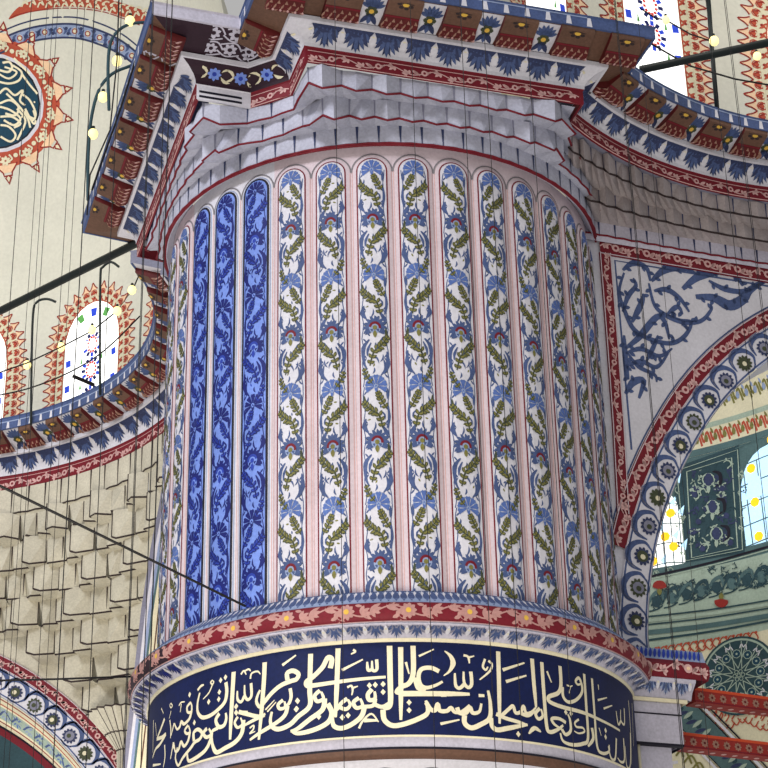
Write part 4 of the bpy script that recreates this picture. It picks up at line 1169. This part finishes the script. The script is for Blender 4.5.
# sill lines and the flowered band
def ln_(a, b, bend=1.5): return [a, ((a[0]+b[0])/2, (a[1]+b[1])/2+bend), b]
for a, b, w_, m_ in (((648, 577.5), (775, 545), 2.2, inkb), ((648, 580), (775, 548), 1.2, greenl), ((648, 617), (775, 599.5), 1.6, greend), ((648, 621), (775, 603.5), 3, greenl), ((648, 625), (775, 607.5), 1.6, greend),
    ((648, 633), (775, 615), 5, greenw), ((648, 640.5), (775, 620), 2.2, greend)):
    d.stroke(ln_(a, b), w_, m_, 2)
for k in range(9):
    x = 655+15*k; y = 601-(x-650)*.235
    m_ = greend if k % 2 else greenw
    d.stroke([(x-8, y+9), (x-2, y-4), (x+6, y-8), (x+9, y+2)], [1, 3.5, 4, 1], m_, 2); d.disc(x+2, y+2, 5, greenw if k % 2 else greend, 2, 9, 6)
    for q in range(5): d.lens(x+2, y+2, x+2+8*math.cos(q*1.25+k), y+2+8*math.sin(q*1.25+k), 3, greend, 2)
    d.stroke([(x-6, y+12), (x+2, y+10), (x+8, y+6)], 1.4, greend, 2)
for x, y, s_ in ((660, 587, 1), (722, 602, -1)):
    c = d.sub(x, y, 1, 0, 1, -s_)
    c.poly([(7*math.cos(t), 6*math.sin(t)) for t in [math.radians(-10+200*q/10) for q in range(11)]]+[(0, -3)], red, 4); c.lens(0, -1, 0, -9, 5, olive, 4)
# arabesque on the cream wall
for k in range(14):
    x = 656+7.5*k; y = 652-(x-656)*.16
    d.stroke([(x-5, y+4), (x, y-4), (x+5, y+1), (x+2, y+6), (x-3, y+2)], 1.3, terra, 2); d.disc(x+3, y-4, 1.5, terra, 2, 5)
    if k % 3 == 0: d.disc(x-2, y+7, 2, olive, 2, 6)
for k in range(16):
    x = 712+6*k; y = 710+4*math.sin(k*.9)
    d.stroke([(x-5, y+5), (x, y-4), (x+5, y+2), (x+2, y+8)], 1.3, terra, 2); d.stroke([(x-4, y+12), (x+1, y+17), (x+5, y+11)], 1.3, terra, 2)
# diagonal green arch band
for o_, w_, m_ in ((0, 26, greenw), (-13, 2, inkb), (13, 2.4, inkb), (-17, 2.5, white), (17, 3, white), (21, 1.6, inkb), (4, 1.5, greenl)):
    d.stroke([(660+o_*.7, 690-o_*.7), (690+o_*.7, 718-o_*.7), (720+o_*.7, 748-o_*.7), (760+o_*.7, 790-o_*.7)], w_, m_, 3)
for k in range(9):
    x, y = 672+9*k, 700+8.7*k; d.disc(x, y, 3.2, greend, 4, 7); d.lens(x-6, y+2, x+4, y-6, 4, greenl, 4); d.lens(x-4, y+7, x+8, y+3, 4, blued, 4)
for k in range(5): d.stroke([(660+k*8, 742+k*7), (668+k*8, 735+k*7), (676+k*8, 750+k*7)], 2, olive, 2); d.stroke([(650+k*8, 750+k*7), (662+k*8, 748+k*7)], 3, white, 1)
mb.build('painted_bands', iw)
for n, (x, hw_) , lb in ((7, (662, .36), 'bright window with amber glass peeping out beside the arch rosettes'), (8, (778, .62), 'sky blue window with amber glass at the right edge, through the arch')):
    a, z = px_a(x, 520, D3)
    window(n, *D3, a, hw_, 12.5 if n == 7 else 12.55, 13.1 if n == 7 else 13.35, 13.85 if n == 7 else 14.2, lb, 'lead', 0)
# star medallion
p0 = at_cyl(740, 676, *D3, True); nn = V((D3[0]-p0.x, D3[1]-p0.y, 0)).normalized()
hx = (at_plane(775, 676, p0, nn)-p0).length; hz = (at_plane(740, 641, p0, nn)-p0).length
tt = V((nn.y, -nn.x, 0)); tt = tt if tt.x > 0 else -tt
mb = MB(); d = Dr(mb, lambda u, v, h: p0+tt*(u*hx)+V((0, 0, v*hz))+nn*(.03+h), .004)
d.disc(0, 0, 1.12, greend, 0, 40); d.disc(0, 0, 1.06, greenl, 1, 40); d.disc(0, 0, 1.0, greend, 2, 40)
for k in range(12):
    t = 2*pi*k/12
    d.stroke([(.2*math.cos(t), .2*math.sin(t)), (.98*math.cos(t+.35), .98*math.sin(t+.35))], .025, greenl, 3, sm=False); d.stroke([(.2*math.cos(t), .2*math.sin(t)), (.98*math.cos(t-.35), .98*math.sin(t-.35))], .025, greenl, 3, sm=False)
    c = d.sub(.62*math.cos(t), .62*math.sin(t), 1, t); c.disc(0, 0, .11, teal, 3, 8); c.ring(0, 0, .12, .02, greenl, 4, 8); c.disc(0, 0, .035, greenl, 4, 6)
    c2 = d.sub(.83*math.cos(t+.26), .83*math.sin(t+.26), 1, t+.26); c2.stroke([(-.09, -.1), (.05, -.06), (-.02, 0), (.06, .07), (-.06, .1)], .03, white, 3)
for k in range(6):
    t = 2*pi*k/6; d.ring(.12*math.cos(t), .12*math.sin(t), .055, .02, greenl, 4, 6)
d.ring(0, 0, .05, .02, greenl, 4, 6)
o = mb.build('star_medallion'); tag(o, 'round dark green medallion with white star tracery behind the red beams', 'medallion')

# ------------------------------------------------------------------ tie beams
def beam(a, b, hh, label):
    t = thing('tie_beam', label, 'beam', tuple(a), 'red tie beams across the right arch')
    ax = b-a; L = ax.length; ax.normalize(); n = V((ax.y, -ax.x, 0)); up = V((0, 0, 1)); wd = .1
    mb = MB(); f = lambda s_, y, z: a+ax*s_+n*y+up*z
    sec = [f(0, -wd, -hh/2), f(0, wd, -hh/2), f(0, wd, hh/2), f(0, -wd, hh/2)]
    mb.prism(sec, ax*L, [red, red, orange, red], red); mb.build('timber', t)
    mb = MB(); d = Dr(mb, lambda u, v, h: f(u, wd+h, v), .004)
    k = 0; u = .08
    while u < L:
        rosette(d, u, -.012, hh*.3, muted, scroll, 1, 8); u += .155
    for v in (hh*.42, -hh*.42): d.stroke([(0, v), (L, v)], .034 if v > 0 else .014, orange if v > 0 else maroon, 1, sm=False)
    for k_ in range(14): 
        d2 = Dr(mb, lambda u, v, h: f(u, v, -hh/2-h), .004); d2.disc(.1+.155*k_, 0, .035, rosy, 1, 7)
    mb.build('painted_rosettes', t)
bd = V((math.cos(math.radians(27)), math.sin(math.radians(27)), 0))
a = at_y(690, 697, 21.4); beam(a, a+bd*2.4, .17, 'upper red beam with painted rosettes crossing the star medallion')
a = at_y(671, 741, 21.3); beam(a, a+bd*2.6, .17, 'lower red beam with painted rosettes at the bottom right')
# ------------------------------------------------------------------ iron bars, lamps, wires
def bar(name, label, pts, r, m=iron, cat='bar', group=None):
    mb = MB(); mb.tube(pts, r, m, 10)
    return tag(mb.build(name), label, cat, group)
pA = at_y(139, 242, 22.6); pB = at_z(-8, 315, pA.z)
bar('iron_tie_rod', 'thick dark iron rod running from the crown corner to the left edge', [pA, pB], .058)
pA = at_y(640, 70, 19.6); pB = at_z(790, 38, pA.z)
mb = MB(); mb.tube([pA, pB], .052, iron, 10)
tag(mb.build('iron_tie_rod'), 'thick black iron rod across the bright window at the upper right', 'bar')
def px_line(pts, Y): return [at_y(x, y, Y) for x, y in pts]
# hooked lamp posts on the left gallery
for k, (pts, lb) in enumerate((([(31, 425), (31.5, 370), (33, 315), (37, 302), (47, 299), (56, 302)], 'hooked iron lamp post nearest the left edge'),
                     ([(100, 395), (100, 330), (100.5, 275), (103, 267), (111, 262), (119, 267)], 'hooked iron lamp post in front of the stained window'))):
    mb = MB(); mb.tube([p for p in px_line(spline(pts, 4), 28.0 if k else 29.0)], .022, iron, 6)
    tag(mb.build('lamp_post'), lb, 'lamp post', 'hooked posts of the left gallery')
bulb_px = []
def lamp(x, y, Y, label, r=.07, group='lit bulbs of the gallery'):
    p = at_y(x, y, Y); t = thing('lamp', label, 'lamp', tuple(p), group)
    mb = MB(); mb.sphere(p, r, bulbm, 12, 8, (1, 1, 1.15)); mb.build('bulb', t)
    mb = MB(); mb.tube([p+V((0, 0, r*.9)), p+V((0, 0, r*1.7))], r*.35, iron, 8); mb.build('socket', t)
lamp(27, 365, 28.9, 'glowing bulb beside the post nearest the left edge')
lamp(61, 347, 28.5, 'glowing bulb on the left border of the stained window')
lamp(92, 330, 28.1, 'glowing bulb in the middle of the stained window')
lamp(117, 311, 27.7, 'glowing bulb on the right border of the stained window')
lamp(132, 290, 27.3, 'glowing bulb right of the stained window')
lamp(143, 266, 26.9, 'glowing bulb just below the iron rod by the crown corner')
bar('lamp_cable', 'cable carrying the row of bulbs across the left windows', px_line([(-5, 374), (27, 363), (61, 347), (92, 331), (117, 311), (133, 289), (143, 266)], 28.1), .012, wirem, 'cable')
bar('lamp_cable', 'lower cable sagging across the left windows', px_line(spline([(-5, 396), (30, 388), (70, 372), (105, 350), (140, 316)], 4), 27.6), .012, wirem, 'cable')
bar('floodlight_arm', 'short black arm leaning out above the left cornice', px_line([(73, 376), (94, 385)], 27.0), .03, wirem, 'arm')
# curved green lamp arms upper left
for pts, lb, Yq in (([(88, 200), (88, 160), (91, 120), (99, 90), (112, 74), (130, 66), (143, 60)], 'lower curved green lamp arm left of the crown', 19.4),
                ([(109, 110), (108, 70), (110, 45), (117, 32), (130, 24), (150, 22)], 'upper curved green lamp arm left of the crown', 19.0)):
    bar('bent_pipe', lb, px_line(spline(pts, 4), Yq), [.02]*len(spline(pts, 4)), greend, 'pipe', 'curved lamp arms')
lamp(130, 21, 19.0, 'topmost glowing bulb left of the crown', .062); lamp(117, 61, 19.1, 'second glowing bulb from the top left of the crown', .062)
lamp(103, 97, 19.3, 'third glowing bulb from the top left of the crown', .062); lamp(93, 134, 19.4, 'lowest glowing bulb left of the crown', .062)
lamp(714, 41, 19.4, 'bright bulb on the upper right iron rod', .06); lamp(757, 56, 19.6, 'dim bulb under the right end of the iron rod', .05)
lamp(666, 20, 19.4, 'glowing bulb in front of the tall stained window', .05)
bar('iron_post', 'slim black upright post standing on the right cornice', px_line([(708, -6), (712, 50), (717, 108)], 20.2), .03, iron, 'post')
bar('lamp_cable', 'dark cable from the right rod falling to the right edge', px_line([(648, 42), (690, 66), (735, 79), (775, 86)], 19.9), .012, wirem, 'cable')
bar('lamp_cable', 'dark cable looping from the window bulb to the iron rod', px_line([(640, 8), (655, 18), (666, 20), (690, 34), (714, 42)], 19.5), .01, wirem, 'cable')
# hanging wires (vertical; they carry the chandeliers below the view)
wires = [(31, 10, 16, .006, 'far left of two wires over the medallion'), (41, 100, 16, .004, 'wire over the red rays of the medallion'), (50, 60, 16, .004, 'thin wire right of the medallion rays'),
 (84, 20, 16, .004, 'thin wire over the plain dome plaster'), (73, 400, 12, .0065, 'thick wire over the left muqarnas'), (28, 470, 14, .004, 'thin wire over the left cornice end'),
 (52, 440, 14, .004, 'thin wire over the middle of the left muqarnas'), (136, 460, 12, .0055, 'wire over the right part of the left muqarnas'), (152, 440, 12, .0055, 'wire along the pier edge over the left cornice'),
 (172, 10, 12, .0075, 'rope-like wire over the left face of the crown'), (151, 40, 13, .005, 'wire over the left crown fascia'), (336, 100, 12, .004, 'wire over the centre left flutes'),
 (412, 60, 12, .004, 'wire over the flutes right of centre'), (466, 130, 12, .0045, 'wire over the right inscription letters'), (489, 120, 12, .0045, 'wire close right of the letters'),
 (538, 200, 12, .004, 'wire over the outer right flutes'), (641, 300, 12, .004, 'wire over the leaf scroll'), (668, 330, 12, .003, 'thin wire over the leaf scroll and arch'),
 (735, 90, 12, .004, 'wire over the right cornice'), (752, 400, 12, .004, 'thin wire over the inner dome'), (617, 20, 12, .005, 'wire over the right end of the crown fascia'), (728, 20, 13, .004, 'wire right of the iron post'),
 (120, 40, 14, .006, 'wire crossing the lamp arms')]
for x, y, Y, r, lb in wires:
    p = at_y(x, y, Y); mb = MB()
    mb.tube([V((p.x, p.y, 2.5)), V((p.x, p.y, 19.5))], r*.62, wirem, 5)
    tag(mb.build('hanging_wire'), 'dark hanging '+lb, 'wire', 'hanging chandelier wires')
# slanting wires
p0_ = at_cyl(245, 606, 0, DD, 2.7, False); p1_ = at_y(-12, 480, 15); p1_ = p0_+(p1_-p0_)*2.5
bar('slanting_wire', 'black slanting wire from the pier ring up to the left edge', [p0_, p1_], .013, wirem, 'wire')
bar('slanting_wire', 'black nearly level wire from the pier across the lower left arch', px_line([(-300, 688), (60, 679), (131, 676.5)], 19.5), .011, wirem, 'wire')
bar('slanting_wire', 'dark wire rising steeply between the lamp arms and the crown', px_line([(92, 190), (120, 110), (148, 20), (152, -5)], 18.6), .012, wirem, 'wire')
bar('slanting_wire', 'dark wire hanging beside the lowest lamp of the crown', px_line([(87, 215), (90, 175), (110, 130), (117, 60), (119, -5)], 18.8), .009, wirem, 'wire')
# ------------------------------------------------------------------ camera, light
cd = bpy.data.cameras.new('camera'); co = bpy.data.objects.new('camera', cd); COL.objects.link(co)
cd.sensor_width = 36; cd.lens = FPX/768*36; cd.clip_end = 300
from mathutils import Matrix
M3 = Matrix((RT, UP, -FW)).transposed(); co.matrix_world = Matrix.Translation(CAM) @ M3.to_4x4()
SC.camera = co
w_ = bpy.data.worlds.new('world'); SC.world = w_; w_.use_nodes = True
bg = w_.node_tree.nodes['Background']; bg.inputs[0].default_value = (.98, .97, .96, 1); bg.inputs[1].default_value = .46
def area(name, loc, target, size, power, col):
    l = bpy.data.lights.new(name, 'AREA'); l.size = size; l.energy = power; l.color = col; l.shape = 'DISK'
    o = bpy.data.objects.new(name, l); COL.objects.link(o); o.location = loc
    o.rotation_euler = (V(target)-V(loc)).to_track_quat('-Z', 'Y').to_euler(); return o
area('window_light', (-14, 4, 22), (0, 21, 11), 6, 3500, (.94, .95, 1))  # added soft directional light to bring out relief, not an actual window
area('chandelier_light', (-2, 11, 3.0), (-1, 22, 13), 5, 760, (1, .93, .82))
area('gallery_window_light', (-8.2, 25.5, 17.2), (-6, 30.5, 18.5), 2.5, 85, (1, .97, .9))  # added fill hung in mid-air to brighten the left half dome
area('right_gallery_light', (5.6, 18.0, 17.5), (5, 22, 17), 1.5, 60, (1, .95, .86))  # added fill that brightens the upper right gallery wall
area('arch_window_light', (-7.5, 32.8, 6.5), (-6.3, 31.2, 10.5), 1.5, 120, (1, .97, .92))
area('inner_window_light', (6, 25, 13.4), (3.5, 29, 12), 2, 75, (.95, 1, 1))
area('small_chandelier_light', (-5.2, 22.5, 5.0), (-5.4, 30, 12.5), 1, 420, (1, .93, .82))  # added raking light for the left pendentive facets; no chandelier hangs here
SC.view_settings.view_transform = 'Standard'; SC.view_settings.look = 'None'; SC.view_settings.gamma = 1
SC.view_settings.use_curve_mapping = False; SC.view_settings.exposure = 0.0
